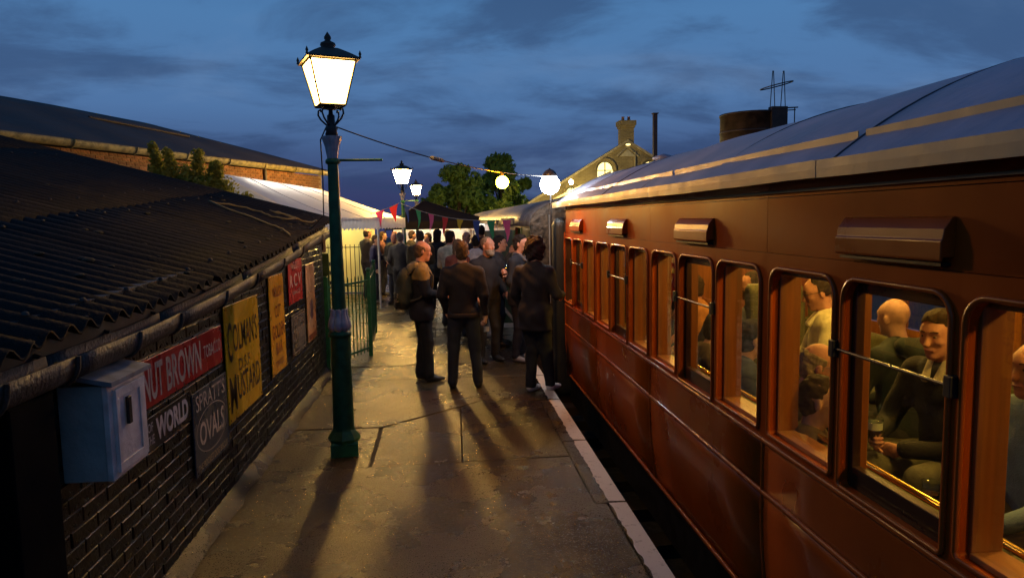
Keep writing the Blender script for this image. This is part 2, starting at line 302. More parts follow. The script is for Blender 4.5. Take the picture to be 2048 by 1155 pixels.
def hand_prims(wr, d, n, side, curl):
    """wrist point, finger direction d, palm normal n, side=+1: thumb along cross(d,n)"""
    d = norm(d); n = norm(n-d*(n @ d)); t = np.cross(d, n)*side; P = [cap(wr-d*.02, wr+d*.03, .026, .030, .02), ('e', wr+d*.065, V(.043, .048, .018), np.stack([t, d, n], 1), .015)]
    for off, L, bl in ((.030, .074, .094), (.010, .082, .100), (-.010, .076, .097), (-.029, .060, .090)):
        p = wr+d*bl+t*off; a = 0.0; r = .0098
        for seg, fr in enumerate((.45, .31, .24)):
            a += curl*(1.0, 1.25, .8)[seg]; q = p+(d*math.cos(a)+n*math.sin(a))*L*fr; P.append(cap(p, q, r, r*.92, .006)); p = q; r *= .92
    p = wr+d*.028+t*.032; q = p+norm(t*.75+d*.75+n*.45)*.042; e = q+norm(t*.15+d*.8+n*(.35+curl*.5))*.048; P += [cap(p, q, .016, .0125, .015), cap(q, e, .0125, .0095, .008)]
    return P
SKIN = lambda n, c: M('skin_'+n, c, .55, var=.16, scale=22, spec=.35, bump=.15, bscale=120)
SK_PALE = SKIN('pale', (.52, .30, .21)); SK_RUDDY = SKIN('ruddy', (.50, .24, .16)); SK_TAN = SKIN('tan', (.40, .22, .14)); SK_BROWN = SKIN('brown', (.20, .10, .06))
EYE_W = M('eye_white', (.42, .38, .34), .3, var=.02); EYE_D = M('eye_dark', (.03, .02, .015), .2); LIP = M('lip', (.34, .13, .10), .5)
def HAIR(c): return M('hair_%d_%d_%d' % tuple(int(q*1000) for q in c), c, .75, var=.3, scale=60, bump=.7, bscale=240, spec=.25)
def CLOTH(c, r=.85, b=.35): return M('cloth_%d_%d_%d' % tuple(int(q*1000) for q in c), c, r, var=.22, scale=14, bump=b, bscale=150)
SHOE_BLACK = M('shoe_black', (.018, .017, .016), .4); SHOE_WHITE = M('shoe_white', (.66, .64, .62), .6); SHOE_GREY = M('shoe_grey', (.22, .22, .22), .6)
RNGP = random.Random(5)
def person(label, loc, face, H=1.78, build=1.0, sit=None, lean=0.0, headyaw=0.0, headpitch=0.0, skin=SK_PALE, hair=(.05, .03, .02), style='short', top=(.03, .03, .035), sleeves='long', hem=.84,
           trousers=(.02, .022, .035), shoes=SHOE_BLACK, armL=None, armR=None, legs=None, beard=None, glasses=False, vox=.015, group=None, collar=True, extra=None, curl=(.35, .35), twist=0.0, hn=(None, None), eyes=True, wr=.004, stripe=None, open_col=None, feet=True):
    """face: heading in degrees, 0 looks along +Y, 90 looks along -X; arms: (elbow, wrist) in body coordinates (x right, y forward)"""
    s = H/1.78; T = thing('person', label, 'person', loc, math.radians(face), group); seed = RNGP.random()*50; sd = seed
    if sit is None: PV = V(0, 0, .95); base = V(0, 0, 0)
    else: PV = V(0, 0, sit+.10)
    Rl = rotz(twist) @ rotx(-lean)
    def up(p): return PV+Rl @ (V(*p)-V(0, 0, .95))
    B = build; sh = [up((-.183*B, -.008, 1.405)), up((.183*B, -.008, 1.405))]
    HC = up((0, .035, 1.655)); HR = rotz(twist) @ rotz(headyaw) @ rotx(-headpitch-lean*.35)
    def hd(p): return HC+HR @ V(*p)
    if sit is None: L = legs or [((-.11, .03, .50), (-.125, -.02, .09)), ((.11, .03, .50), (.125, -.02, .09))]
    else: L = legs or [((-.13, .43, sit+.07), (-.14, .42, .09)), ((.13, .43, sit+.07), (.14, .42, .09))]
    hips = [PV+rotz(twist*.3) @ V(-.09, 0, -.03), PV+rotz(twist*.3) @ V(.09, 0, -.03)]
    dl = [((-.25*B, -.03, 1.14), (-.245*B, .07, .91)), ((.25*B, -.03, 1.14), (.245*B, .07, .91))]
    arms = []
    for i, a in enumerate((armL, armR)):
        e, w_ = a if a else dl[i]; arms.append((up(e), up(w_)) if (a is None or sit is None) else (up(e), up(w_)))
    def torso(o): return [('e', PV+Rl @ V(0, 0, -.01), V(.155*B+o, .115*B+o, .13+o), Rl, .05), ('e', up((0, .015, 1.10)), V(.145*B+o, .115*B+o, .17+o), Rl, .06), ('e', up((0, .005, 1.29)), V(.170*B+o, .118*B+o, .18+o), Rl, .06),
                          cap(sh[0]+(sh[1]-sh[0])*.10, sh[1]-(sh[1]-sh[0])*.10, .056+o, None, .06), cap(up((-.055, -.005, 1.445)), up((.055, -.005, 1.445)), .062+o, None, .07)]
    def arm(i, o, sl='long'):
        e, w_ = arms[i]; f = 1.0 if sl == 'long' else .25
        P = [cap(sh[i], e if sl == 'long' else sh[i]+(e-sh[i])*.72, .060+o, .047+o*.9, .05)]
        if sl == 'long': P.append(cap(e, e+(w_-e)*.97, .046+o*.9, .034+o*.9, .03))
        return P
    neck = [cap(up((0, -.01, 1.44)), HC+HR @ V(0, -.02, -.07), .058, .053, .03)]
    def leg(i, o, ext=1.0):
        k, a = [V(*q) for q in L[i]]; return [cap(hips[i], k, .086*B+o, .060+o, .05), cap(k, k+(a-k)*ext, .058+o, .042+o*1.6, .03)]
    head = [('e', hd((0, -.012, .032)), V(.076, .096, .093), HR, .02), ('e', hd((0, .030, -.045)), V(.058, .066, .082), HR, .04), ('e', hd((0, .072, -.102)), V(.026, .022, .022), HR, .025), ('e', hd((0, .055, .03)), V(.058, .042, .05), HR, .03),
            cap(hd((0, .094, .012)), hd((0, .114, -.030)), .009, .0155, .012), ('e', hd((0, .086, .034)), V(.044, .012, .009), HR, .015), ('e', hd((0, .090, -.066)), V(.026, .012, .011), HR, .012),
            ('e', hd((-.038, .066, -.022)), V(.022, .025, .02), HR, .02), ('e', hd((.038, .066, -.022)), V(.022, .025, .02), HR, .02)]
    for q in (-1, 1): head.append(cap(hd((q*.018, .088, .022)), hd((q*.046, .080, .021)), .0075, .0065, .008)); head.append(cap(hd((q*.020, .087, .000)), hd((q*.044, .080, .001)), .006, .005, .008))
    for q in (-1, 1): head.append(('e', hd((q*.077, -.010, -.012)), V(.009, .019, .030), HR @ rotz(-q*.35), .008))
    ns = np.cross(Rl @ V(1, 0, 0), V(0, 0, 1))
    hands = []
    for i in (0, 1):
        e, w_ = arms[i]; d = norm(w_-e); inward = (Rl @ V(1, 0, 0))*(1 if i == 0 else -1); n_ = V(*hn[i]) if hn[i] is not None else inward
        hands.append(sdf_mesh(hand_prims(w_+d*.01, d, n_, 1 if i == 0 else -1, curl[i]), .0055))
    body = sdf_mesh(torso(-.012)+arm(0, -.006)+arm(1, -.006)+leg(0, -.008)+leg(1, -.008)+neck, vox*1.15)
    hmesh = sdf_mesh(head+neck, min(.0085, vox*.62))
    sc = lambda m: (m[0]*s, m[1])
    np_obj('body', [sc(body), sc(hmesh), sc(hands[0]), sc(hands[1])], skin, T)
    tp = torso(.012)+arm(0, .012, sleeves)+arm(1, .012, sleeves)
    if collar: tp += [cap(up((-.035, -.02, 1.475)), up((.035, -.02, 1.475)), .058, None, .03)]
    ct = None
    if sit is None:
        if hem < .82: tp += [cap((-.07, 0, hem), (.07, 0, hem), .125*B, None, .08), cap((-.06, 0, .92), (.06, 0, .92), .125*B, None, .08)]
        ct = lambda X, Y, Z: hem-Z+0*X+0*Y
    topn = 'shirt' if sleeves == 'short' else 'jacket'
    np_obj(topn, [sc(sdf_mesh(tp, vox, ct, wr, sd))], CLOTH(top), T)
    if stripe is not None:
        np_obj('chest_stripe', [sc(sdf_mesh(torso(.016)+arm(0, .016, sleeves)+arm(1, .016, sleeves), vox, lambda X, Y, Z: np.maximum(PV[2]+.33-Z, Z-PV[2]-.40)+0*X+0*Y, wr, sd))], CLOTH(stripe), T)
    if open_col is not None:
        np_obj('collar', [sc(sdf_mesh([cap(up((-.04, .035, 1.49)), up((-.035, .120, 1.425)), .034, .022, .01), cap(up((.04, .035, 1.49)), up((.035, .120, 1.425)), .034, .022, .01), cap(up((-.03, -.04, 1.50)), up((.03, -.04, 1.50)), .042, None, .02)], .009))], CLOTH(open_col), T)
    tr = [('e', PV+V(0, 0, -.02), V(.150*B, .112*B, .12), None, .05)]+leg(0, .013, .99)+leg(1, .013, .99)
    np_obj('trousers', [sc(sdf_mesh(tr, vox, None, wr*.8, sd+3))], CLOTH(trousers), T)
    if feet:
        for i in (0, 1):
            a = V(*L[i][1]); f = norm(V(L[i][1][0]*.8, 1, 0)) if legs is None else norm(V(L[i][1][0]*.5, 1, 0)); fz = a[2]-.09
            np_obj('shoe', [sc(sdf_mesh([('e', a+f*.03+V(0, 0, -.045), V(.044, .085, .052), rotz(-math.atan2(f[0], f[1])), .03), ('e', a+f*.12+V(0, 0, -.058), V(.045, .09, .034), rotz(-math.atan2(f[0], f[1])), .03), cap(a+V(0, 0, -.03), a+V(0, 0, .02), .045, None, .03)], .011, lambda X, Y, Z: fz+.004-Z+0*X+0*Y))], shoes, T)
    # hair
    if style != 'none':
        def loc_cut(f):
            def g(X, Y, Z):
                Ri = HR.T; x, y, z = X-HC[0], Y-HC[1], Z-HC[2]; lx = Ri[0, 0]*x+Ri[0, 1]*y+Ri[0, 2]*z; ly = Ri[1, 0]*x+Ri[1, 1]*y+Ri[1, 2]*z; lz = Ri[2, 0]*x+Ri[2, 1]*y+Ri[2, 2]*z; return f(lx, ly, lz)
            return g
        mx, mn = np.maximum, np.minimum
        if style == 'short':
            hp = [('e', hd((0, -.018, .040)), V(.0805, .101, .0985), HR, .02), ('e', hd((0, .020, .090)), V(.056, .053, .036), HR, .03), ('e', hd((0, -.048, -.035)), V(.071, .060, .072), HR, .03)]; f = lambda x, y, z: mx(-.072+.55*y-z, -mx(np.minimum(.022+.9*np.maximum(z-.03, 0)-y, 9), z-.078-.12*y+.25*np.abs(x)))
        elif style == 'cropped':
            hp = [('e', hd((0, -.014, .036)), V(.079, .099, .0955), HR, .02), ('e', hd((0, -.048, -.03)), V(.070, .058, .065), HR, .03)]; f = lambda x, y, z: mx(-.06+.5*y-z, -mx(.012-y+.3*(z-.03), z-.085))
        elif style == 'fringe':     # bald on top
            hp = [('e', hd((0, -.016, .030)), V(.0805, .099, .095), HR, .02), ('e', hd((0, -.048, -.032)), V(.072, .060, .068), HR, .03)]; f = lambda x, y, z: mx(mx(-.068+.5*y-z, y-.025), z-.055-.25*(-y))
        elif style == 'receding':
            hp = [('e', hd((0, -.018, .036)), V(.081, .100, .095), HR, .02)]; f = lambda x, y, z: mx(mx(-.075-z, y-.022-.25*np.abs(x)), -mx(.010-y, z-.05))
        elif style == 'bushy':
            hp = [('e', hd((0, -.025, .045)), V(.115, .125, .118), HR, .03), ('e', hd((-.06, -.03, -.03)), V(.05, .07, .08), HR, .04), ('e', hd((.06, -.03, -.03)), V(.05, .07, .08), HR, .04), ('e', hd((0, -.07, -.03)), V(.08, .06, .09), HR, .04)]; f = lambda x, y, z: mx(-.13-z, -mx(.03-y, z-.07))
        elif style == 'long':
            hp = [('e', hd((0, -.02, .040)), V(.088, .106, .10), HR, .02), ('e', hd((0, -.07, -.08)), V(.085, .055, .13), HR, .05)]; f = lambda x, y, z: mx(-.22-z, -mx(.02-y, z-.075))
        np_obj('hair', [sc(sdf_mesh(hp, min(.008, vox*.6), loc_cut(f), .0035 if style != 'bushy' else .013, sd, 4.5 if style != 'bushy' else 2.6))], HAIR(hair), T)
    if beard is not None:
        np_obj('beard', [sc(sdf_mesh([('e', hd((0, .034, -.060)), V(.066, .074, .082), HR, .02), ('e', hd((0, .078, -.110)), V(.036, .030, .034), HR, .03)], .008, (lambda X, Y, Z: np.maximum((Z-HC[2])+.052-.0*X, -(((X-HC[0])*HR[0, 1]+(Y-HC[1])*HR[1, 1])+.01))), .003, sd))], HAIR(beard), T)
    if eyes:
        for q in (-1, 1):
            mb = MB(); c = hd((q*.031, .0835, .011))*s; mb.sphere(c, .0120*s, 10, 6); mb.build('eye', EYE_W, T, world=False)
            mb = MB(); c = hd((q*.031, .0922, .011))*s; mb.sphere(c, .0066*s, 8, 5); mb.build('iris', EYE_D, T, world=False)
            mb = MB(); mb.tube([hd((q*.014, .100, .034))*s, hd((q*.032, .101, .040))*s, hd((q*.050, .088, .034))*s], .0030*s, 6); mb.build('eyebrow', HAIR(tuple(h*.8 for h in hair)), T, world=False)
        mb = MB(); mb.tube([hd((-.024, .092, -.066))*s, hd((0, .102, -.064))*s, hd((.024, .092, -.066))*s], .005*s, 6); mb.build('mouth', LIP, T, world=False)
    if glasses:
        mb = MB()
        for q in (-1, 1):
            mb.tube([hd((q*.033+.023*math.cos(a), .108-.004*abs(math.cos(a)), .008+.018*math.sin(a)))*s for a in np.linspace(0, 2*PI, 15)], .0014*s, 5, caps=False); mb.tube([hd((q*.056, .102, .012))*s, hd((q*.080, .02, .012))*s, hd((q*.084, -.02, .0))*s], .0017*s, 5)
        mb.tube([hd((-.010, .110, .012))*s, hd((.010, .110, .012))*s], .0018*s, 5); mb.build('glasses', M('spectacle_frame', (.03, .025, .02), .3), T, world=False)
    T['_'] = 0; del T['_']
    return T, dict(up=up, hd=hd, arms=arms, s=s, torso=torso, sh=sh, arm=arm, sc=sc, PV=PV, Rl=Rl, seed=sd)
def wpt(T, p):                                     # body coordinates -> world
    return np.array(WM[T.name] @ Vector(p))
# ------------------------------------------------------------------ setting: ground, platform, track
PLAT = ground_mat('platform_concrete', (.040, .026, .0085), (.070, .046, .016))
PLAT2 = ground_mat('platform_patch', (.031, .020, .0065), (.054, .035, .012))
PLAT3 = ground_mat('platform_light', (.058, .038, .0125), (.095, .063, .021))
BALLAST = ground_mat('ballast', (.035, .032, .030), (.06, .055, .05), wet=False, fine=28)
MB().box(-90, 110, -30, 130, -1.4, -.95).build('ground', BALLAST)['kind'] = 'structure'
MB().box(-60, 1.20, -6, 60, -.94, -.06).build('yard', ground_mat('yard_surface', (.06, .055, .045), (.10, .09, .07), wet=True, fine=90))['kind'] = 'structure'
pl = MB().box(-3.6, 1.22, -5, 45, -.06, -.022).build('platform', M('platform_bed', (.03, .025, .02), .9)); pl['kind'] = 'structure'
def slab(poly, mat=PLAT, z1=0.0, jit=.003):
    z = z1+random.uniform(-jit, jit); n = len(poly)
    P = [(x, y, -.06) for x, y in poly]+[(x, y, z) for x, y in poly]
    mb = MB(); mb.add(P, [tuple(range(n))[::-1], tuple(range(n, 2*n))]+[(i, (i+1) % n, n+(i+1) % n, n+i) for i in range(n)])
    mb.build('slab', mat, pl, bevel=.004, seg=1)
g = .005
slab([(-1.60, -4), (1.12, -4), (1.12, 1.3-g), (-1.60, 1.3-g)])
slab([(-1.60, 1.3+g), (1.12, 1.3+g), (1.12, 4.78), (1.03, 4.80), (1.03, 5.82-g), (-1.60, 5.80-g)])
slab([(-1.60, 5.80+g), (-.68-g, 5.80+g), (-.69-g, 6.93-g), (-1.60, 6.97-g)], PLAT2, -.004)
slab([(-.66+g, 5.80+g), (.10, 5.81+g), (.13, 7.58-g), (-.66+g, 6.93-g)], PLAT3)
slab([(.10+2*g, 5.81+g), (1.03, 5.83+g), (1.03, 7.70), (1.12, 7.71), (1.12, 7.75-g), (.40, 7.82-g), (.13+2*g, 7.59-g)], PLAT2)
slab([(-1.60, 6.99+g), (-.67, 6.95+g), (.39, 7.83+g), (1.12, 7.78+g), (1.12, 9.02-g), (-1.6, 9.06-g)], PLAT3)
slab([(-1.64, 9.07+g), (1.12, 9.03+g), (1.12, 9.95-g), (-1.64, 9.90-g)])
yy = 9.95
for k in range(13):
    y2 = yy+2.4; slab([(-3.4, yy+g), (-.2-g, yy+g), (-.2-g, y2-g), (-3.4, y2-g)]); slab([(-.2+g, yy+g), (1.12, yy+g), (1.12, y2-g), (-.2+g, y2-g)], PLAT if k % 3 else PLAT2); yy = y2
# coping stones with the worn white line
COPE = ground_mat('coping_concrete', (.055, .038, .016), (.085, .060, .027)); EDGEW = None
def worn_white():
    m = bpy.data.materials.new('worn_white_paint'); m.use_nodes = True; t = m.node_tree; b = t.nodes['Principled BSDF']; n = t.nodes.new; l = t.links.new; tc = n('ShaderNodeTexCoord')
    a = n('ShaderNodeTexNoise'); a.inputs['Scale'].default_value = 16; a.inputs['Detail'].default_value = 8; a.inputs['Roughness'].default_value = .7; l(tc.outputs['Object'], a.inputs['Vector'])
    r = n('ShaderNodeMapRange'); l(a.outputs[0], r.inputs[0]); r.inputs[1].default_value = .30; r.inputs[2].default_value = .43
    x = n('ShaderNodeMix'); x.data_type = 'RGBA'; l(r.outputs[0], x.inputs[0]); x.inputs[6].default_value = (.22, .18, .14, 1); x.inputs[7].default_value = (.70, .64, .56, 1)
    l(x.outputs[2], b.inputs['Base Color']); b.inputs['Roughness'].default_value = .6
    p = n('ShaderNodeBump'); p.inputs['Strength'].default_value = .5; p.inputs['Distance'].default_value = .01; l(a.outputs[0], p.inputs['Height']); l(p.outputs[0], b.inputs['Normal']); return m
EDGEW = worn_white()
CB = [-4, -2.8, -1.6, -.4, .8, 2.0, 3.35, 4.79, 6.22, 7.705, 8.95]+[8.95+1.22*k for k in range(1, 21)]
for k in range(len(CB)-1):
    y0, y1 = CB[k], CB[k+1]; xl = 1.035 if 4.7 < y0 < 7.5 else 1.125
    MB().box(xl+g, 1.262, y0+g, y1-g, -.09, random.uniform(-.002, .003)).build('coping_stone', COPE, pl, bevel=.012, seg=2)
    # painted strip, ragged inner edge
    pts = [(1.258, y0+.012), (1.258, y1-.012)]; yv = y1-.012
    while yv > y0+.02: pts.append((1.136+random.uniform(-.009, .009), yv)); yv -= .045
    mb = MB(); mb.add([(x, y, .006) for x, y in pts], [tuple(range(len(pts)))]); mb.build('painted_line', EDGEW, pl)
MB().box(1.10, 1.20, -5, 45, -.93, -.07).build('platform_wall', brick_tex_mat('dark_brick', (.06, .03, .022), (.08, .04, .03), (.05, .045, .04)))['kind'] = 'structure'
tr = MB()
for x in (2.18, 3.62): tr.box(x-.035, x+.035, -6, 45, -.83, -.68)
trk = tr.build('track', M('rail_steel', (.08, .06, .05), .4, .8)); trk['kind'] = 'structure'
sl = MB().box(1.6, 4.2, -.13, .13, -.95, -.82).mesh('sleeper', M('sleeper_timber', (.035, .028, .022), .9))
for k in range(40): inst(sl, 'sleeper', trk, (0, -4+k*.76, random.uniform(-.01, 0)))

# ------------------------------------------------------------------ low brick shed with corrugated roof
GBRICK = M('black_glazed_brick', (.0045, .0046, .0038), .34, var=.4, scale=30, bump=.35, bscale=45, rand=.5, spec=.38, rvar=.12)
RBRICK = M('bare_red_brick', (.16, .06, .035), .85, var=.4, scale=25, bump=.6, bscale=80, rand=.35)
MORT = M('dark_mortar', (.012, .012, .011), .5, bump=.5, bscale=120)
shed = thing('brick_shed', 'low black painted brick shed with dark corrugated roof beside the platform', 'shed', (-3, 5, 0))
XW = -1.62
MB().box(-6.5, XW-.008, -3, 9.56, -.05, 1.50).add([(-6.5, -3, 1.50), (XW-.008, -3, 1.50), (XW-.008, 9.56, 1.50), (-6.5, 9.56, 1.50), (-6.5, -3, 1.52), (XW-.008, -3, 1.50), (XW-.008, 9.56, 1.92), (-6.5, 9.56, 1.92)], [(4, 5, 6, 7), (1, 2, 6, 5), (2, 3, 7, 6), (3, 0, 4, 7)]).build('wall', MORT, shed)
def zg(y): return float(np.interp(y, [-4, 2.4, 3.5, 4.6, 5.6, 6.6, 7.6, 9.6], [1.53, 1.55, 1.56, 1.61, 1.68, 1.75, 1.84, 1.99]))   # sagging gutter line
def brick_variant(L, D, Hh, j):
    r = np.random.default_rng(j); c = .004; mb = MB()
    v = [(-D, -L/2, -Hh/2), (-D, L/2, -Hh/2), (-D, L/2, Hh/2), (-D, -L/2, Hh/2)]
    f = [(0, -L/2+c, -Hh/2+c), (0, L/2-c, -Hh/2+c), (0, L/2-c, Hh/2-c), (0, -L/2+c, Hh/2-c)]; m = [(-c, -L/2, -Hh/2), (-c, L/2, -Hh/2), (-c, L/2, Hh/2), (-c, -L/2, Hh/2)]
    f = [(x+r.uniform(-.002, .001), y+r.uniform(-.003, .003), z+r.uniform(-.002, .002)) for x, y, z in f]
    mb.add(v+m+f, [(4+i, 4+(i+1) % 4, 8+(i+1) % 4, 8+i) for i in range(4)]+[(i, (i+1) % 4, 4+(i+1) % 4, 4+i) for i in range(4)]+[(8, 9, 10, 11)]); return mb
VARG = [brick_variant(.215, .03, .065, j).mesh('brick', GBRICK) for j in range(8)]; VARH = [brick_variant(.1025, .03, .065, 20+j).mesh('brick', GBRICK) for j in range(4)]
VARR = [brick_variant(.215, .03, .065, 40+j).mesh('brick', RBRICK) for j in range(5)]
SIGNS = [(3.75, 5.13, 1.08, 1.33), (3.8, 4.44, .84, 1.02), (4.49, 5.18, .44, .98), (5.21, 6.14, .58, 1.45), (6.54, 7.12, .63, 1.56), (7.36, 8.06, 1.2, 1.69), (7.41, 8.13, .64, 1.08), (8.28, 8.80, .65, 1.56), (3.05, 3.42, .97, 1.42)]
cand = []
for c in range(0, 27):
    z = .04+c*.0745; off = 0 if c % 2 else .1125; y = -1.0+off
    while y < 9.5:
        L = .215; yc = y+.1075
        if y+L > 9.56: y += .225; continue
        if z < zg(yc)-.06:
            hid = any(a+.02 < yc-.1 and yc+.1 < b-.02 and z0+.03 < z < z1-.03 for a, b, z0, z1 in SIGNS)
            size = .215*1.62/max(yc, .5)**2*.0001 if yc < 1.9 else (1.62*.215/yc**2)*(.065/yc)
            cand.append((0 if (hid or yc < 1.9) else size, yc, z))
        y += .225
cand.sort(reverse=True); rest = MB(); restr = MB(); nb = 0
for i, (a, yc, z) in enumerate(cand):
    red = yc < 2.45; x = XW+random.uniform(-.003, .003)
    if i < 300 and a > 0: inst(random.choice(VARR if red else VARG), 'brick', shed, (x, yc, z), random.uniform(-.006, .006))
    else:
        b = brick_variant(.215, .03, .065, i+100); (restr if red else rest).add([(x+p[0], yc+p[1], z+p[2]) for p in b.v], b.f)
tag(rest.build('bricks', GBRICK, shed), kind='stuff')
if restr.v: tag(restr.build('bare_bricks', RBRICK, shed), kind='stuff')
# concrete plinth fillet along the wall foot
pts = []
for k in range(60):
    y = -1+k*.18; pts.append([(XW-.01, y, .10+random.uniform(-.01, .01)), (XW+.045+random.uniform(-.012, .012), y, .055+random.uniform(-.01, .01)), (XW+.085+random.uniform(-.015, .02), y, .004)])
MB().grid([list(r) for r in pts]).build('plinth', ground_mat('plinth_concrete', (.016, .012, .007), (.03, .022, .012)), shed)
# corrugated roof sheets, two tiers
SHEET = M('corrugated_cement', (.013, .011, .010), .8, var=.45, scale=7, bump=.5, bscale=40, rand=.18, spec=.22)
PITCH = .146; SLOPE = .272
def sheet(y0, ncor, xs, lift, tilt=0.0):
    n = ncor*8+1; rows = []
    for i in range(n):
        y = y0+PITCH*i/8; h = .024*math.cos(2*PI*i/8)
        rows.append([(x, y, zg(y)+.055+.028+h+lift+tilt*(x+1.5)+SLOPE*(-1.46-x)+.006*math.sin(3*y+x)) for x in xs])
    mb = MB(); mb.grid([r[::-1] for r in rows]); return mb
y = -2.5; k = 0
while y < 9.5:
    nc = 7 if y+7*PITCH < 9.58 else int((9.62-y)/PITCH)
    if nc < 1: break
    e = -1.455+random.uniform(-.02, .03)
    sheet(y-.04, nc, [e, e-.5, e-1.0, e-1.55], .0+.004*(k % 2)).build('roof_sheet', SHEET, shed, solid=.008)
    sheet(y-.04, nc, [e-1.38, e-2.2, e-3.0, e-3.6], .004+.003*(k % 2)).build('roof_sheet', SHEET, shed, solid=.008)
    sheet(y-.04, nc, [e-3.4, e-4.4, e-5.4], .008+.003*(k % 2)).build('roof_sheet', SHEET, shed, solid=.008)
    y += nc*PITCH; k += 1
bolt = MB(); yb_ = -2.4
while yb_ < 9.4:
    for xb in (-1.62, -2.7, -3.1, -4.6): bolt.lathe([(.016, 0), (.014, .008), (.007, .014)], c=(xb, yb_, zg(yb_)+.055+.057+SLOPE*(-1.46-xb)+.006*math.sin(3*yb_+xb)), n=6)
    yb_ += PITCH*3
tag(bolt.build('roof_bolts', M('galvanised_bolt', (.04, .036, .032), .6, .3), shed), kind='stuff')
# gutter: half-round cast iron lengths, joints and brackets
GUT = M('grey_gutter', (.05, .043, .036), .6, var=.5, scale=9, bump=.7, bscale=45)
for k, (a, b) in enumerate([(-2, 1.9), (1.9, 2.83), (2.83, 3.92), (3.92, 5.5), (5.5, 7.3), (7.3, 9.58)]):
    rows = []
    for y in np.linspace(a+.004, b-.004, 8):
        ring = []
        for q in range(9): an = PI*q/8; ring.append((-1.485+.06*math.cos(an), y, zg(y)-.105*math.sin(an)**.8))
        rows.append(ring)
    MB().grid(rows).build('gutter', GUT, shed, solid=.008)
    for yb in ([b-.02] if b < 9.5 else [])+[(a+b)/2]:
        z = zg(yb); mb = MB(); mb.tube([(-1.485+.068*math.cos(PI*q/10), yb, z-.112*math.sin(PI*q/10)**.8) for q in range(11)], .011, 6); mb.tube([(-1.553, yb, z), (-1.62, yb, z+.02)], .009, 6); mb.build('gutter_bracket', GUT, shed)
MB().grid([[(-1.575, y_, zg(y_)-.07), (-1.575, y_, zg(y_)+.05)] for y_ in np.linspace(-3, 9.58, 26)]).build('fascia_board', M('dark_timber', (.02, .018, .016), .7), shed)
MB().box(-1.615, -1.50, 2.50, 2.78, -.02, 1.43).build('corner_post', M('black_post', (.004, .004, .004), .9, spec=.1), shed, bevel=.008)
# moss lumps and debris on the roof edge
mb = MB()
for k in range(70):
    y = random.uniform(2.4, 9.3); x = -1.5-abs(random.gauss(0, .8)); r = random.uniform(.008, .03); mb.sphere((x, y, zg(y)+.1+SLOPE*(-1.46-x)), (r*1.3, r*1.5, r*.6), 7, 4)
tag(mb.build('moss', M('moss', (.03, .028, .018), .95, bump=.8), shed), kind='stuff')

# ------------------------------------------------------------------ enamel signs on the shed wall
def plate(name, label, y0, y1, z0, z1, col, edge=None, chips=True, tilt=0):
    t = thing(name, label, 'sign', (XW+.02, (y0+y1)/2, z0)); m = M('enamel_%d_%d_%d' % tuple(int(c*999) for c in col), col, .28, var=.16, scale=3.2, bump=.25, bscale=9, spec=.5)
    MB().box(XW+.006, XW+.016, y0, y1, z0, z1).build('plate', m, t, bevel=.004)
    rust = M('rust_chip', (.05, .022, .012), .85, var=.5, scale=30); mb = MB()
    for k in range(16):
        s_ = random.choice('lrtb'); yv = random.uniform(y0, y1) if s_ in 'tb' else (y0+.01 if s_ == 'l' else y1-.01); zv = random.uniform(z0, z1) if s_ in 'lr' else (z0+.01 if s_ == 'b' else z1-.01); r = random.uniform(.004, .013); n = 7; a0 = random.random()*6
        mb.add([(XW+.0166, min(max(yv+r*(1+.4*math.sin(3*a0+a))*math.cos(a), y0), y1), min(max(zv+r*(1+.4*math.cos(5*a0+2*a))*math.sin(a), z0), z1)) for a in [2*PI*q/n for q in range(n)]], [tuple(range(n))])
    mb.build('rust_chips', rust, t)
    mb = MB()
    for (a, b) in ((y0+.03, z1-.025), (y1-.03, z1-.025), (y0+.03, z0+.025), (y1-.03, z0+.025)): mb.sphere((XW+.017, a, b), (.004, .007, .007), 8, 5)
    mb.build('screws', rust, t)
    return t
XT = XW+.0172
INK = M('dark_enamel_ink', (.035, .012, .010), .3, var=.1); CREAM = M('cream_enamel', (.62, .56, .48), .3, var=.1); REDINK = M('red_enamel_ink', (.22, .030, .012), .3, var=.1); WHT = M('white_enamel', (.60, .60, .62), .3, var=.08); GREYW = M('faded_grey_ink', (.36, .34, .30), .5, var=.2)
YEL = (.80, .50, .010); ORY = (.80, .42, .015); RED = (.46, .024, .022)
t = plate('enamel_sign', 'long red enamel sign reading NUT BROWN TOBACCO in white capitals', 3.60, 5.13, 1.07, 1.335, RED)
lettering('NUT', XT, 3.935, 1.20, .27, .20, CREAM, t, .02); lettering('BROWN', XT, 4.405, 1.20, .57, .20, CREAM, t, .02); lettering('TOBACCO', XT, 4.92, 1.205, .35, .085, CREAM, t, .005)
t = plate('enamel_sign', 'dark narrow sign with WORLD in white capitals under the red sign', 3.50, 4.46, .84, 1.02, (.016, .015, .016))
lettering('OF', XT, 3.855, .965, .07, .05, WHT, t, .01); lettering('THE', XT, 3.855, .895, .09, .05, WHT, t, .01); lettering('WORLD', XT, 4.17, .93, .48, .13, WHT, t, .045)
t = plate('enamel_sign', 'slate blue sign reading SPRATTS OVALS with an oval ring', 4.49, 5.18, .44, .985, (.060, .080, .095))
lettering("SPRATT'S", XT, 4.835, .905, .58, .11, CREAM, t, .0)
for r0, c in ((0, CREAM),):
    mb = MB(); n = 48
    for q in range(n):
        a, b = 2*PI*q/n, 2*PI*(q+1)/n; mb.add([(XT, 4.835+.315*math.cos(a), .69+.155*math.sin(a)), (XT, 4.835+.315*math.cos(b), .69+.155*math.sin(b)), (XT, 4.835+.305*math.cos(b), .69+.147*math.sin(b)), (XT, 4.835+.305*math.cos(a), .69+.147*math.sin(a))], [(0, 1, 2, 3)])
    mb.build('oval_ring', GREYW, t)
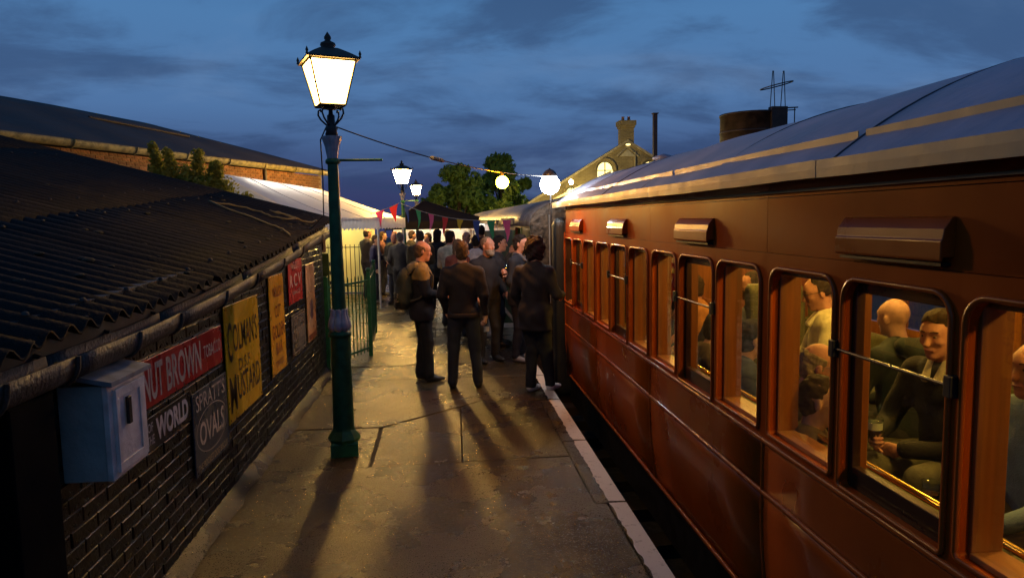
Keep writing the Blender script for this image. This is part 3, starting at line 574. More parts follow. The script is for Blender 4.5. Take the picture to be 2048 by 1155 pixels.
lettering('OVALS', XT, 4.835, .69, .50, .155, CREAM, t, .015); lettering('THE POCKET DOG BISCUIT', XT, 4.835, .485, .62, .045, M('buff_enamel', (.5, .42, .22), .4), t, .01)
t = plate('enamel_sign', "tall yellow sign reading COLMAN'S D.S.F. MUSTARD in dark capitals", 5.21, 6.14, .575, 1.45, YEL)
lettering('C', XT, 5.315, 1.17, .115, .30, INK, t, .015); lettering("OLMAN'S", XT, 5.735, 1.19, .68, .22, INK, t, .012); lettering('D.S.F.', XT, 5.68, .965, .34, .095, INK, t, .012)
lettering('M', XT, 5.34, .78, .17, .27, INK, t, .015); lettering('USTARD', XT, 5.775, .80, .64, .20, INK, t, .015)
t = plate('enamel_sign', "narrow orange-yellow sign reading WILLS'S CUT GOLDEN BAR TOBACCO", 6.54, 7.12, .63, 1.56, ORY)
for s_, z, w_, h in (("WILLS'S", 1.40, .36, .10), ('CUT', 1.215, .24, .12), ('GOLDEN', 1.03, .48, .14), ('BAR', .865, .26, .12), ('TOBACCO', .72, .34, .06)): lettering(s_, XT, 6.84, z, w_, h, REDINK, t, .02)
t = plate('enamel_sign', 'small red sign with the letters R C V in white', 7.36, 8.06, 1.20, 1.69, RED)
lettering("WILLS'S", XT, 7.71, 1.60, .46, .08, CREAM, t, .0); lettering('R C V', XT, 7.71, 1.44, .56, .14, CREAM, t, .01); lettering('TOBACCO', XT, 7.71, 1.31, .4, .04, CREAM, t, .0)
t = plate('enamel_sign', 'weathered grey sign reading SOLD HERE below the small red one', 7.41, 8.13, .64, 1.08, (.075, .070, .062))
lettering('SOLD HERE', XT, 7.77, .995, .52, .075, GREYW, t, .0); lettering('OLD FRIEND', XT, 7.77, .86, .60, .13, GREYW, t, .01); lettering('TOBACCO', XT, 7.77, .735, .46, .05, GREYW, t, .0)
mb = MB()
for (a, b, c, d) in ((7.44, 8.10, 1.045, 1.053), (7.44, 8.10, .668, .676), (7.44, 7.448, .676, 1.045), (8.092, 8.10, .676, 1.045)): mb.box(XT-.0005, XT+.0005, a, b, c, d)
mb.build('sign_border', GREYW, t)
t = plate('pictorial_sign', 'tall faded tan picture sign at the far end of the shed wall', 8.28, 8.80, .65, 1.56, (.52, .33, .17))
MB().box(XT-.001, XT, 8.30, 8.78, .67, .73).build('base_band', M('brown_print', (.20, .07, .03), .5), t)
mb = MB(); n = 22
mb.add([(XT, 8.55+.11*math.cos(2*PI*q/n)*(1+.15*math.sin(5*q)), 1.02+.12*math.sin(2*PI*q/n)*(1+.12*math.cos(3*q))) for q in range(n)], [tuple(range(n))]); mb.build('printed_roundel', M('dark_print', (.07, .035, .05), .5, var=.5, scale=20), t)
mb = MB()
for k in range(7):
    a = 8.34+k*.06; mb.add([(XT, a, 1.52), (XT, a+.02, 1.52), (XT, a+.14-.01*k, 1.22), (XT, a+.12-.01*k, 1.20)], [(0, 1, 2, 3)])
mb.build('printed_strokes', M('umber_print', (.28, .14, .07), .5), t)
lettering('Y M', XT+.001, 8.55, .80, .14, .04, M('dark_print'if 0 else 'brown_ink', (.1, .04, .03), .5), t)
# wooden meter box
t = thing('meter_box', 'small white and pale blue wooden box with a door on the shed wall', 'box', (-1.52, 3.2, .97))
BLUE = M('pale_blue_paint', (.40, .50, .46), .6, var=.14, scale=9, bump=.3, bscale=30, col2=(.46, .55, .50)); WPNT = M('white_gloss_paint', (.78, .74, .68), .5, var=.15, scale=12, bump=.3, bscale=40)
MB().box(-1.619, -1.44, 3.02, 3.36, .975, 1.385).build('carcass', BLUE, t, bevel=.004)
MB().box(-1.439, -1.415, 3.015, 3.365, .975, 1.385).build('door_frame', WPNT, t, bevel=.003)
d = MB().box(-1.4145, -1.404, 3.05, 3.335, 1.0, 1.36).build('door', WPNT, t, bevel=.002)
mb = MB(); mb.box(-1.4045, -1.398, 3.05, 3.335, 1.0, 1.04).box(-1.4045, -1.398, 3.05, 3.335, 1.32, 1.36).box(-1.4045, -1.398, 3.05, 3.08, 1.04, 1.32).box(-1.4045, -1.398, 3.28, 3.335, 1.04, 1.32); mb.build('door_rails', WPNT, d, bevel=.002)
MB().box(-1.40, -1.386, 3.135, 3.165, 1.19, 1.31).build('latch', M('black_iron', (.01, .01, .011), .5), d, bevel=.002)
mb = MB(); mb.add([(-1.62, 2.99, 1.435), (-1.385, 2.99, 1.385), (-1.385, 3.385, 1.385), (-1.62, 3.385, 1.435), (-1.62, 2.99, 1.455), (-1.385, 2.99, 1.405), (-1.385, 3.385, 1.405), (-1.62, 3.385, 1.455)], [(0, 3, 2, 1), (4, 5, 6, 7), (0, 1, 5, 4), (1, 2, 6, 5), (2, 3, 7, 6), (3, 0, 4, 7)]); mb.build('lid', M('weathered_grey_paint', (.22, .24, .26), .7, var=.3, scale=12), t)

# ------------------------------------------------------------------ lamps on the platform
GREEN = M('dark_green_paint', (.016, .095, .040), .38, var=.25, scale=14, bump=.2, bscale=60, spec=.3); GREYP = M('pale_grey_paint', (.36, .36, .40), .5, var=.15, scale=20, bump=.2, bscale=50); IRON = M('black_iron', (.012, .012, .012), .45); COPPER = M('lantern_cap', (.05, .035, .022), .5, .3, var=.3)
PANES = [EM('lit_lantern_glass', WARM, q) for q in LAMPS]
def lamp_post(loc, label, rot, PANE, arm=1, group='lit platform lamps'):
    t = thing('platform_lamp', label, 'street lamp', loc, 0, group); W = lambda mb, n, m, p=None: mb.build(n, m, p or t, world=False)
    W(MB().lathe([(.165, 0), (.165, .11), (.15, .125)], n=4, rot=PI/4+.12, smooth=False), 'plinth', GREEN)
    W(MB().lathe([(.135, .12), (.145, .15), (.12, .19), (.10, .215), (.092, .24)], n=8, smooth=False), 'base_collar', GREEN)
    W(MB().lathe([(.092, .235), (.088, .6), (.082, 1.02), (.080, 1.06)]), 'lower_shaft', GREEN)
    W(MB().lathe([(.085, 1.05), (.10, 1.06), (.10, 1.085), (.085, 1.10), (.075, 1.12)]), 'ring', GREEN)
    mb = MB()
    for q in range(8):       # tulip of eight petals
        a = 2*PI*q/8; rows = []
        for z, r, wd in ((1.10, .078, .030), (1.14, .096, .040), (1.19, .088, .036), (1.24, .072, .029), (1.285, .070, .026), (1.298, .078, .014)):
            rows.append([((r-.012*abs(e)**2)*math.cos(a+e*wd/r*.98), (r-.012*abs(e)**2)*math.sin(a+e*wd/r*.98), z) for e in (-1, -.5, 0, .5, 1)])
        mb.grid(rows)
    o = W(mb, 'tulip_collar', GREYP); q = o.modifiers.new('s', 'SOLIDIFY'); q.thickness = .006; q.offset = 1
    W(MB().lathe([(.064, 1.12), (.060, 1.3), (.052, 2.0), (.045, 2.56)]), 'upper_shaft', GREEN)
    W(MB().lathe([(.047, 2.54), (.062, 2.55), (.062, 2.575), (.047, 2.59)]), 'ring', GREEN)
    mb = MB(); prof = [(.045, 2.59), (.05, 2.62), (.062, 2.69), (.083, 2.755), (.086, 2.775), (.05, 2.78)]
    vs = []; n = 24
    for r, z in prof:
        for j in range(n): a = 2*PI*j/n; rr = r*(1-.05*(j % 2)); vs.append((rr*math.cos(a), rr*math.sin(a), z))
    mb.add(vs, [(i*n+j, i*n+(j+1) % n, (i+1)*n+(j+1) % n, (i+1)*n+j) for i in range(len(prof)-1) for j in range(n)]); W(mb, 'fluted_capital', GREYP)
    W(MB().lathe([(.04, 2.775), (.055, 2.79), (.045, 2.82), (.055, 2.84), (.035, 2.87), (.032, 2.95), (.02, 2.96), (.014, 3.02)]), 'neck', IRON)
    if arm: W(MB().tube([(.03, 0, 2.575), (.42, 0, 2.575)], .011, 8), 'ladder_bar', GREEN)
    for q in range(4):
        a = rot+PI/4+PI/2*q; c, s_ = math.cos(a), math.sin(a)
        W(MB().tube([(r*c, r*s_, z) for r, z in ((.03, 2.86), (.06, 2.885), (.10, 2.92), (.125, 2.96), (.12, 2.995), (.10, 3.005), (.095, 2.985))], .008, 6), 'scroll', IRON)
    hb, ht, zb, zt = .105, .185, 3.03, 3.385; cs = [(-1, -1), (1, -1), (1, 1), (-1, 1)]
    def P(h, k, z): x, y = cs[k % 4]; x *= h; y *= h; return (x*math.cos(rot)-y*math.sin(rot), x*math.sin(rot)+y*math.cos(rot), z)
    fm = MB()
    for k in range(4):
        fm.tube([P(hb, k, zb), P(ht, k, zt)], .009, 4, smooth=False); fm.tube([P(hb, k, zb), P(hb, k+1, zb)], .011, 4, smooth=False); fm.tube([P(ht, k, zt), P(ht, k+1, zt)], .011, 4, smooth=False)
    fm.tube([P(0, 0, 3.0), P(0, 0, 3.03)], .05, 8)
    fm.add([P(hb, k, zb-.004) for k in range(4)]+[P(hb, k, zb+.002) for k in range(4)], [(3, 2, 1, 0), (4, 5, 6, 7), (0, 1, 5, 4), (1, 2, 6, 5), (2, 3, 7, 6), (3, 0, 4, 7)]); W(fm, 'lantern_frame', IRON)
    for k in range(4): W(MB().add([P(hb-.006, k, zb+.008), P(hb-.006, k+1, zb+.008), P(ht-.006, k+1, zt-.004), P(ht-.006, k, zt-.004)], [(0, 1, 2, 3)]), 'pane', PANE)
    cp = MB(); rings = [(.218, 3.388), (.218, 3.402), (.15, 3.45), (.085, 3.49), (.066, 3.50)]
    vs = [P(h, k, z) for h, z in rings for k in range(4)]
    cp.add(vs, [(i*4+k, i*4+(k+1) % 4, (i+1)*4+(k+1) % 4, (i+1)*4+k) for i in range(4) for k in range(4)]+[(3, 2, 1, 0), (16, 17, 18, 19)]); cap_ = W(cp, 'cap', COPPER)
    W(MB().lathe([(.06, 3.495), (.05, 3.51), (.066, 3.53), (.06, 3.548), (.035, 3.56), (.022, 3.57), (.03, 3.585), (.028, 3.60), (.012, 3.625), (.002, 3.64)], n=14), 'finial', COPPER, cap_)
    for k in range(4): x, y, z = P(.215, k, 3.40); W(MB().lathe([(.013, 0), (.008, .018), (.013, .03), (.001, .06)], c=(x, y, z), n=7), 'corner_spike', COPPER, cap_)
    return t
lamp_post((-.93, 6.19, 0), 'nearest tall green lamp post with a lit lantern by the shed', .36, PANES[0])
lamp_post((-1.06, 18.9, 0), 'second lit lamp post behind the corner of the white marquee', .5, PANES[1])
lamp_post((-1.02, 27.5, 0), 'farthest lit lamp post behind the dark gazebo roof', .2, PANES[2])
# ------------------------------------------------------------------ the wooden carriage alongside the platform
def paint_mat(name, col, rough, var, coat, spec=.2):
    return M(name, col, rough, var=var, scale=2.2, bump=.10, bscale=7, coat=coat, spec=spec)
BROWN = paint_mat('carriage_brown_paint', (.30, .050, .004), .42, .14, .0, .07)
PANELB = paint_mat('carriage_panel_paint', (.28, .057, .005), .34, .16, .22)
BROWN2 = paint_mat('carriage_moulding_paint', (.29, .062, .006), .32, .14, .15)
DARKB = paint_mat('carriage_dark_paint', (.035, .014, .008), .3, .2, .6)
VARN = wood_mat('varnished_wood', (.15, .048, .010), (.26, .090, .020), .35, 2)
VARNH = wood_mat('varnished_wood_flat', (.25, .09, .02), (.38, .155, .04), .35, 1)
BLACKM = M('black_metal', (.008, .008, .008), .5)
BRASS = M('brass_rail', (.75, .48, .12), .22, 1.0, var=.1)
CREAMP = M('old_cream_paint', (.52, .40, .23), .5, var=.25, scale=7, bump=.12, bscale=12, spec=.5, col2=(.42, .33, .19))
CANVAS = M('roof_canvas', (.30, .31, .40), .45, var=.20, scale=3, bump=.35, bscale=14)
GLS = GLASS('window_glass', (.93, .95, .92)); SEATF = M('olive_moquette', (.105, .10, .045), .9, var=.3, scale=60, bump=.4, bscale=200); SEATD = M('dark_leathercloth', (.035, .028, .02), .45, var=.3, scale=20)
coach = thing('railway_carriage', 'brown wooden railway carriage with lit windows beside the platform', 'railway carriage', (2.9, 3, -.95))
Y0, Y1 = -3.5, 9.20; XB = 1.60; XF = 4.20; ZF = .14
def xs(z):                               # body profile: turn-under at the foot, slight lean-in above
    return XB+(.055*((.55-z)/.61)**2 if z < .55 else 0)+(.012*(z-1.8) if z > 1.8 else 0)
DOORS = [2.36+1.98*k for k in range(-2, 4)]
openings = []                            # (y0, y1, is_door)
for dC in DOORS:
    openings += [(dC-.93, dC-.37, 0), (dC-.30, dC+.30, 1), (dC+.37, dC+.93, 0)]
ZB, ZT, RC = .955, 1.785, .085
def rrect(y0, y1, z0, z1, rt, rb, n=6):
    P = []
    for (cy, cz, r, a0) in ((y1-rt, z1-rt, rt, 0), (y0+rt, z1-rt, rt, PI/2), (y0+rb, z0+rb, rb, PI), (y1-rb, z0+rb, rb, 1.5*PI)):
        for q in range(n+1): a = a0+PI/2*q/n; P.append((cy+r*math.cos(a), cz+r*math.sin(a)))
    return P
side = MB(); yb = [Y0]+[(openings[i][1]+openings[i+1][0])/2 for i in range(len(openings)-1)]+[openings[-1][1]+.06]
yb[0] = openings[0][0]-.06
for i, (a, b, isd) in enumerate(openings):
    lo, hi = yb[i], yb[i+1]; z0 = ZB-(.02 if isd else 0); n = 6; lp = rrect(a, b, z0, ZT, RC, .02, n); out = [(hi, 1.86), (lo, 1.86), (lo, .905), (hi, .905)]
    vs = [(xs(z), y, z) for y, z in lp]+[(xs(z), y, z) for y, z in out]; L = len(lp); fs = []
    for c in range(4):
        for q in range(n): fs.append((c*(n+1)+q, c*(n+1)+q+1, L+c))
        e = c*(n+1)+n; nx = (c+1) % 4*(n+1); fs.append((e, nx, L+(c+1) % 4, L+c))
    vs += [(xs(z)+.035, y, z) for y, z in lp]
    o2 = L+4; fs += [(q, o2+q, o2+(q+1) % L, (q+1) % L) for q in range(L)]
    side.add(vs, [f[::-1] for f in fs])
for (a, b) in ((Y0, yb[0]), (yb[-1], Y1)): side.add([(XB, a, .905), (XB, b, .905), (XB, b, 1.86), (XB, a, 1.86)], [(0, 3, 2, 1)])
side.build('window_side', BROWN, coach)
# panels, top boards, mouldings
BE = [Y0]+[d_+.99 for d_ in DOORS[:-1]]+[Y1]
for k in range(len(BE)-1):
    a, b = BE[k]+.002, BE[k+1]-.002
    for z0, z1 in ((.635, .90), (-.055, .63)):
        rows = [[(xs(z), y, z) for z in np.linspace(z1, z0, 9)] for y in np.linspace(a, b, 5)]
        MB().grid(rows).build('panel', PANELB, coach, solid=.006)
        # ----- raised mouldings round every panel
    for z, r in ((.905, .016), (.632, .015)):
        MB().tube([(xs(z)-.002, a, z), (xs(z)-.002, b, z)], r, 8).build('moulding', BROWN2, coach)
    MB().tube([(xs(z)-.001, b, z) for z in np.linspace(.89, -.05, 9)], .013, 8).build('moulding', BROWN2, coach)
    for z0, z1 in ((1.862, 2.128), (2.132, 2.24)):
        MB().box(xs(z0), xs(z0)+.02, a, b, z0, z1).build('top_board', BROWN, coach)
MB().tube([(xs(-.05)-.012, Y0, -.055), (xs(-.05)-.012, Y1, -.055)], .016, 8).build('bottom_moulding', BROWN2, coach)
MB().box(1.66, 1.72, Y0, Y1, -.42, -.07).build('sole_bar', BLACKM, coach)
MB().box(XB+.024, XB+.034, Y0, Y1, 1.80, 2.255).build('seam_light_stop', DARKB, coach)  # added strip that stops interior light leaking through the board seams
for (a, b, isd) in openings:             # bead round each opening and the timber behind it
    fr = MB(); z0 = ZB-(.02 if isd else 0)
    lp = rrect(a-.006, b+.006, z0-.004, ZT+.006, RC+.004, .022, 6); fr.tube([(XB-.004, y, z) for y, z in lp]+[(XB-.004,)+lp[0]], .011, 6, caps=False); fr.build('window_bead', BROWN2, coach)
    mt = DARKB if isd else VARN
    f = MB(); x0, x1 = XB+.036, XB+(.075 if isd else .145); fw = .05 if isd else .028
    f.box(x0, x1, a-.03, a+fw*.5, z0-.02, ZT+.02).box(x0, x1, b-fw*.5, b+.03, z0-.02, ZT+.02).box(x0, x1, a+fw*.5, b-fw*.5, ZT-fw, ZT+.02)
    if isd: f.box(x0, x1, a+fw*.5, b-fw*.5, z0-.02, z0+.085)
    wf = f.build('door_window_frame' if isd else 'window_frame', mt, coach, bevel=.004)
    if not isd:
        MB().box(XB+.03, x1, a+.014, b-.014, z0-.02, z0+.018).build('window_sill', VARNH, wf, bevel=.003)
        MB().box(XB+.036, XB+.050, a+.014, a+.028, z0, ZT-.028).build('glazing_bead', VARN, wf)
    g_ = MB().box(XB+.052, XB+.055, a+fw*.5+.001, b-fw*.5-.001, z0+.018 if not isd else z0+.085, ZT-fw-.001)
    g_.build('pane', GLS, wf)
    if isd:                              # bar across the drop-light and its two brackets
        MB().tube([(XB-.02, a-.035, 1.50), (XB-.02, b+.035, 1.50)], .007, 8).build('safety_bar', BRASS if a < -9 else M('worn_bar', (.10, .085, .06), .3, .8), coach)
        for yb_ in (a-.035, b+.035): MB().box(XB-.036, XB+.002, yb_-.016, yb_+.016, 1.465, 1.535).build('bar_bracket', BLACKM, coach, bevel=.003)
# hooded ventilators over the doors
for dC in DOORS:
    prof = [(0, 2.035), (.014, 2.032), (.040, 1.995), (.045, 1.962), (.050, 1.957), (.050, 1.897), (.044, 1.89), (.038, 1.905), (0, 1.905)]
    mb = MB(); a, b = dC-.30, dC+.30; mb.extr([(xs(z)-x, a, z) for x, z in prof], None, (0, b-a, 0)); mb.build('ventilator_hood', BROWN2, coach, bevel=.004)
    mb = MB()
    for q in range(3): mb.box(xs(1.87)-.06, xs(1.87)-.004, dC-.2+q*.2-.006, dC-.2+q*.2+.006, 1.897, 1.903)
    MB().box(xs(1.88)-.036, xs(1.88)-.001, a+.015, b-.015, 1.876, 1.887).build('ventilator_slot', BLACKM, coach)
# cantrail gutter boards with open joints
JY = [Y0-.1, .2, 2.72, 5.05, 7.35, 9.62]
for k in range(len(JY)-1):
    a, b = JY[k]+.006, JY[k+1]-.006; rows = []
    for y in np.linspace(a, b, 40):
        w_ = .0025*math.sin(2.1*y+k)+.001*math.sin(7*y); rows.append([(1.498+w_, y, 2.262+w_), (1.497+w_, y, 2.228), (1.499+w_, y, 2.192+w_)])
    MB().grid(rows, False).build('gutter_board', CREAMP, coach, solid=.006)
    MB().grid([[(r[0][0]+.004, r[0][1], r[0][2]+.001), (r[0][0]+.03, r[0][1], r[0][2]+.002)] for r in rows], False).build('gutter_lip', CREAMP, coach)
    MB().grid([[(1.503, r[0][1], 2.196), (1.60, r[0][1], 2.20)] for r in rows], False).build('gutter_soffit', DARKB, coach)
    rows = [[(1.690+.0015*math.sin(3*y), y, 2.335), (1.689+.0015*math.sin(3*y), y, 2.382)] for y in np.linspace(a+.02, b-.02, 14)]
    MB().grid(rows, False).build('rain_strip', CREAMP, coach, solid=.004)
# canvas roof with lapped seams
RCX, RCZ, RR = 2.9, .60, 2.13
def roofpt(an, y, d=0): return (RCX+(RR+d)*math.sin(an), y, RCZ+(RR+d)*math.cos(an))
A0 = -math.asin((RCX-1.50)/RR)
SEAMS = [Y0-.1, -1.2, .75, 2.72, 4.1, 5.5, 6.9, 8.3, 9.62]
for k in range(len(SEAMS)-1):
    a, b = SEAMS[k], SEAMS[k+1]
    rows = [[roofpt(an, y+(.015*math.sin(9*an) if 0 else 0), .004*math.sin(3*y+an*6)+(.006 if y > b-.04 else 0)) for an in np.linspace(-A0, A0, 41)] for y in list(np.linspace(a, b-.035, 7))+[b-.03, b+.03]]
    MB().grid(rows).build('roof', CANVAS, coach)
for s_ in SEAMS[1:-1]: MB().tube([roofpt(an, s_, .002) for an in np.linspace(-A0*.98, A0*.98, 30)], .007, 6).build('roof_seam', M('tarred_seam', (.045, .045, .055), .6), coach)
for y in (8.6,): MB().lathe([(.10, 0), (.10, .05), (.14, .06), (.14, .08), (.02, .12)], c=(2.75, y, 2.70), n=16).build('roof_vent', CANVAS, coach)
# far side, ends, floor, ceiling, partitions
fs_ = MB(); fs_.box(XF-.05, XF, Y0, Y1, -.05, 1.0).box(XF-.05, XF, Y0, Y1, 1.75, 2.3)
for i, (a, b, isd) in enumerate(openings):
    nxt = openings[i+1][0] if i+1 < len(openings) else Y1
    fs_.box(XF-.05, XF, b, nxt, 1.0, 1.75)
fs_.box(XF-.05, XF, Y0, openings[0][0], 1.0, 1.75); fs_.build('far_wall', VARN, coach)
for (a, b, isd) in openings: MB().add([(XF-.03, a, 1.0), (XF-.03, b, 1.0), (XF-.03, b, 1.75), (XF-.03, a, 1.75)], [(0, 1, 2, 3)]).build('far_window', GLS, coach)
MB().box(XB+.06, XF-.06, Y0, Y1, ZF-.08, ZF).build('floor', M('lino_floor', (.06, .045, .03), .6), coach)
rows = [[roofpt(an, y, -.10) for an in np.linspace(-A0*.98, A0*.98, 25)] for y in (Y0, Y1)]
MB().grid([r[::-1] for r in rows]).build('ceiling', M('cream_ceiling', (.40, .33, .20), .6, var=.1), coach)
endp = [(XB, -.06), (XF, -.06), (XF, 2.2)]+[(RCX+(RR-.02)*math.sin(an), RCZ+(RR-.02)*math.cos(an)) for an in np.linspace(-A0*.97, A0*.97, 20)]+[(XB, 2.2)]
for y in (Y0+.02, Y1-.07): MB().extr([(x, y, z) for x, z in endp], None, (0, .05, 0)).build('end_wall', DARKB, coach)
MB().box(XB+.02, XB+.06, Y1-.005, Y1+.03, -.05, 2.2).build('end_pillar', BROWN2, coach)
inn = MB()                                # inside lining below the windows
inn.box(XB+.10, XB+.13, Y0, Y1-.1, ZF, .93); inn.build('lining', VARNH, coach)
for y in (3.36+1.98*2, 3.36-1.98*1): MB().box(2.55, XF-.06, y-.02, y+.02, ZF, 2.2).build('partition', VARN, coach)
MB().tube([(1.80, -1.5, .965), (1.80, Y1-.3, .965)], .016, 10).build('brass_rail', BRASS, coach)
LAMPG = EM('carriage_lamp_glow', INTERIOR, COACH*14)
for k, y in enumerate((.4, 2.4, 4.4, 6.4, 8.4)):
    l_ = MB().lathe([(.09, 0), (.085, -.02), (.03, -.03), (.03, -.05)], c=(2.85, y, 2.60), n=14).build('ceiling_lamp', BRASS, coach)
    MB().sphere((2.85, y, 2.49), .075, 14, 9).build('lamp_globe', LAMPG, l_)
def seat(x0, x1, y, dirn, back=1.42):     # transverse seat; dirn=+1 looks to +Y
    s_ = dirn; q = MB().box(x0, x1, min(y, y+s_*.46), max(y, y+s_*.46), ZF+.34, ZF+.47).build('seat', SEATF, coach, bevel=.045, seg=4)
    rows = MB(); rows.extr([(x0, y-s_*.10, ZF+.40), (x0, y-s_*.18, back-.06), (x0, y-s_*.16, back), (x0, y-s_*.08, back), (x0, y-s_*.02, back-.05), (x0, y+s_*.03, ZF+.45)], None, (x1-x0, 0, 0))
    rows.build('seat_back', SEATF, coach, bevel=.035, seg=3)
    MB().box(x0+.03, x1-.03, min(y, y+s_*.40), max(y, y+s_*.40), ZF+.02, ZF+.34).build('seat_base', VARNH, coach)
    MB().box(x0+.03, x1-.03, y-s_*.175-.012, y-s_*.145+.012, back-.16, back+.006).build('antimacassar', M('white_linen', (.55, .52, .42), .8), q)
for (x0, x1, y, d_, bk) in ((2.62, 3.12, 5.75, -1, 1.44), (3.2, 3.7, 5.75, -1, 1.44), (2.62, 3.12, 7.3, -1, 1.44), (3.2, 3.7, 7.3, -1, 1.44), (2.75, 3.7, 8.9, -1, 1.42)): seat(x0, x1, y, d_, bk)
for k in range(7):                        # long benches under the windows, backs to the glass
    a, b = -2.9+k*1.66, -2.9+(k+1)*1.66-.03
    for m in (0, 1):
        X = (lambda x: 2*2.9-x) if m else (lambda x: x); z0 = ZF+.33
        MB().box(*sorted((X(1.86), X(2.32))), a, b, z0, z0+.15).build('bench_seat', SEATF, coach, bevel=.05, seg=4)
        MB().box(*sorted((X(1.77), X(1.87))), a, b, z0+.05, .93).build('bench_back', SEATF, coach, bevel=.04, seg=4)
        MB().box(*sorted((X(1.84), X(2.24))), a, b, ZF, z0).build('bench_base', VARNH, coach)
MB().box(2.62, 3.06, 2.3, 4.2, ZF+.33, ZF+.47).build('bench_seat', SEATF, coach, bevel=.05, seg=4); MB().box(2.66, 3.02, 2.3, 4.2, ZF, ZF+.33).build('bench_base', VARNH, coach)
# dark corridor connection beyond the end
MB().box(1.47, 2.1, Y1+.09, 9.62, -.4, 2.06).build('end_gangway', M('gangway_black', (.008, .010, .010), .6), coach, bevel=.11, seg=4)
whl = MB(); 
for q in (0,):
    n = 24; prof = [(.08, -.06), (.45, -.06), (.45, .05), (.49, .06), (.49, .075), (.08, .075)]
    whl.add([(z, r*math.cos(2*PI*j/n), r*math.sin(2*PI*j/n)) for r, z in prof for j in range(n)], [(i*n+j, i*n+(j+1) % n, (i+1)*n+(j+1) % n, (i+1)*n+j) for i in range(len(prof)-1) for j in range(n)])
wm = whl.mesh('wheel', BLACKM)
for y in (.4, 7.6):
    for x in (2.18, 3.62): inst(wm, 'wheel', coach, (x, y, -.20))

# ------------------------------------------------------------------ second, steel carriage farther along
GRNC = M('coach_green', (.016, .045, .034), .35, var=.3, scale=4, coat=.4); MAROON = M('coach_maroon', (.09, .016, .014), .35, var=.2, scale=4, coat=.4); FLAKY = M('flaking_brown_steel', (.07, .048, .030), .40, .2, var=.6, scale=13, bump=.8, bscale=16, col2=(.14, .10, .06))
far = thing('railway_carriage', 'dark green and maroon railway carriage behind the crowd with an open door', 'railway carriage', (2.7, 16, -.95)); WF = Matrix.Translation((1.30, 10.6, 0)) @ Matrix.Rotation(math.radians(0.7), 4, 'Z')
def fb(mb, name, mat, bevel=0, parent=None, solid=0):
    mb.v = [tuple(WF @ Vector(p)) for p in mb.v]; return mb.build(name, mat, parent or far, bevel=bevel, solid=solid)
fb(MB().box(0, .05, 0, 1.05, -.1, 1.95), 'end_door_panel', GRNC); fb(MB().box(0, .05, 1.95, 3.5, -.1, 1.95), 'side_panel', MAROON); fb(MB().box(0, .05, 3.5, 20, -.1, .95), 'side_panel', MAROON); fb(MB().box(0, .05, 3.5, 20, 1.65, 1.95), 'side_panel', MAROON)
for k in range(8): fb(MB().box(.005, .045, 3.5+k*2.06, 3.75+k*2.06, .95, 1.65), 'window_pillar', MAROON); fb(MB().box(.02, .025, 3.75+k*2.06, 5.56+k*2.06, .95, 1.65), 'window_pane', GLS)
fb(MB().box(-.05, .0, 1.93, 1.985, -.05, 1.85), 'door_edge', M('door_green', (.03, .12, .07), .4)); fb(MB().box(-.55, 0, 1.94, 1.98, -.05, 1.85), 'open_door', GRNC, bevel=.01)
fb(MB().box(-.02, 0, .98, 1.02, -.05, 1.9), 'grab_rail', M('grab_rail_green', (.05, .16, .11), .35)); fb(MB().box(.3, .32, 1.0, 1.95, -.1, 1.9), 'vestibule_wall', BLACKM)
fb(MB().box(.285, .298, 1.30, 1.42, 1.15, 1.72), 'vestibule_light', EM('vestibule_glow', (1, .35, .08), 3.5))
fr_ = [(2.75*.5*(1-math.cos(a)), 1.93+.50*math.sin(a)**.8) for a in np.linspace(0, PI, 25)]
fb(MB().grid([[(x, y, z) for x, z in fr_] for y in np.linspace(0, 20, 9)]), 'roof', M('coach_roof', (.16, .15, .14), .45, var=.4, scale=5, bump=.6, bscale=20), solid=.02)
MBe = MB(); poly = [(0, -.3)]+[(x, z) for x, z in fr_]+[(2.75, -.3)]; MBe.extr([(x, 0, z) for x, z in poly][::-1], None, (0, .04, 0)); fb(MBe, 'end_wall', FLAKY)
fb(MB().box(-.07, 0, 2.2, 3.9, 1.95, 2.07), 'cantrail_gutter', CREAMP); fb(MB().box(-.06, 0, 5.2, 6.6, 1.95, 2.03), 'cantrail_gutter', CREAMP); fb(MB().box(.0, .05, 0, 20, 1.9, 2.0), 'cantrail', FLAKY)
mb = MB()
for z in (.5, 1.0, 1.5, 1.95): mb.tube([(.35, -.03, z), (.55, -.03, z)], .012, 6)
for x in (.3, .6): mb.tube([(x, -.03, .2), (x, -.03, 2.1)], .012, 6)
fb(mb, 'end_handrails', M('handrail_grey', (.3, .29, .27), .4)); fb(MB().box(.9, 1.8, -.35, 0, .1, 2.05), 'gangway_bellows', BLACKM); fb(MB().box(.05, 2.7, .3, 20, -.6, -.1), 'underframe', BLACKM)

# ------------------------------------------------------------------ floodlight, festoon cable, bulb
HOUS = M('floodlight_housing', (.05, .05, .05), .4)
fl = thing('floodlight', 'glaring white floodlight on a thin pole at the far end of the carriage', 'floodlight', (1.42, 9.24, -.95)); FP = np.array([1.40, 9.17, 2.49]); fd = norm(V(-.45, -.85, -.32)); fx = norm(np.cross(fd, V(0, 0, 1))); fy = np.cross(fx, fd)
MB().tube([(1.42, 9.26, -.95), (1.42, 9.26, 2.36)], .011, 8).build('pole', IRON, fl)
MB().tube([(1.42, 9.26, 2.34), (1.44, 9.36, 2.5), (1.44, 9.34, 2.68), tuple(FP+V(0, .02, .20)), tuple(FP+V(0, 0, .17))], .014, 6).build('bracket', IRON, fl)
MB().lathe([(.012, .20), (.05, .185), (.085, .15), (.10, .105), (.085, .10)], c=tuple(FP), n=20).build('hood', HOUS, fl)
MB().sphere(tuple(FP), .128, 24, 14).build('globe', EM('floodlight_glow', COOL, FLOOD), fl)
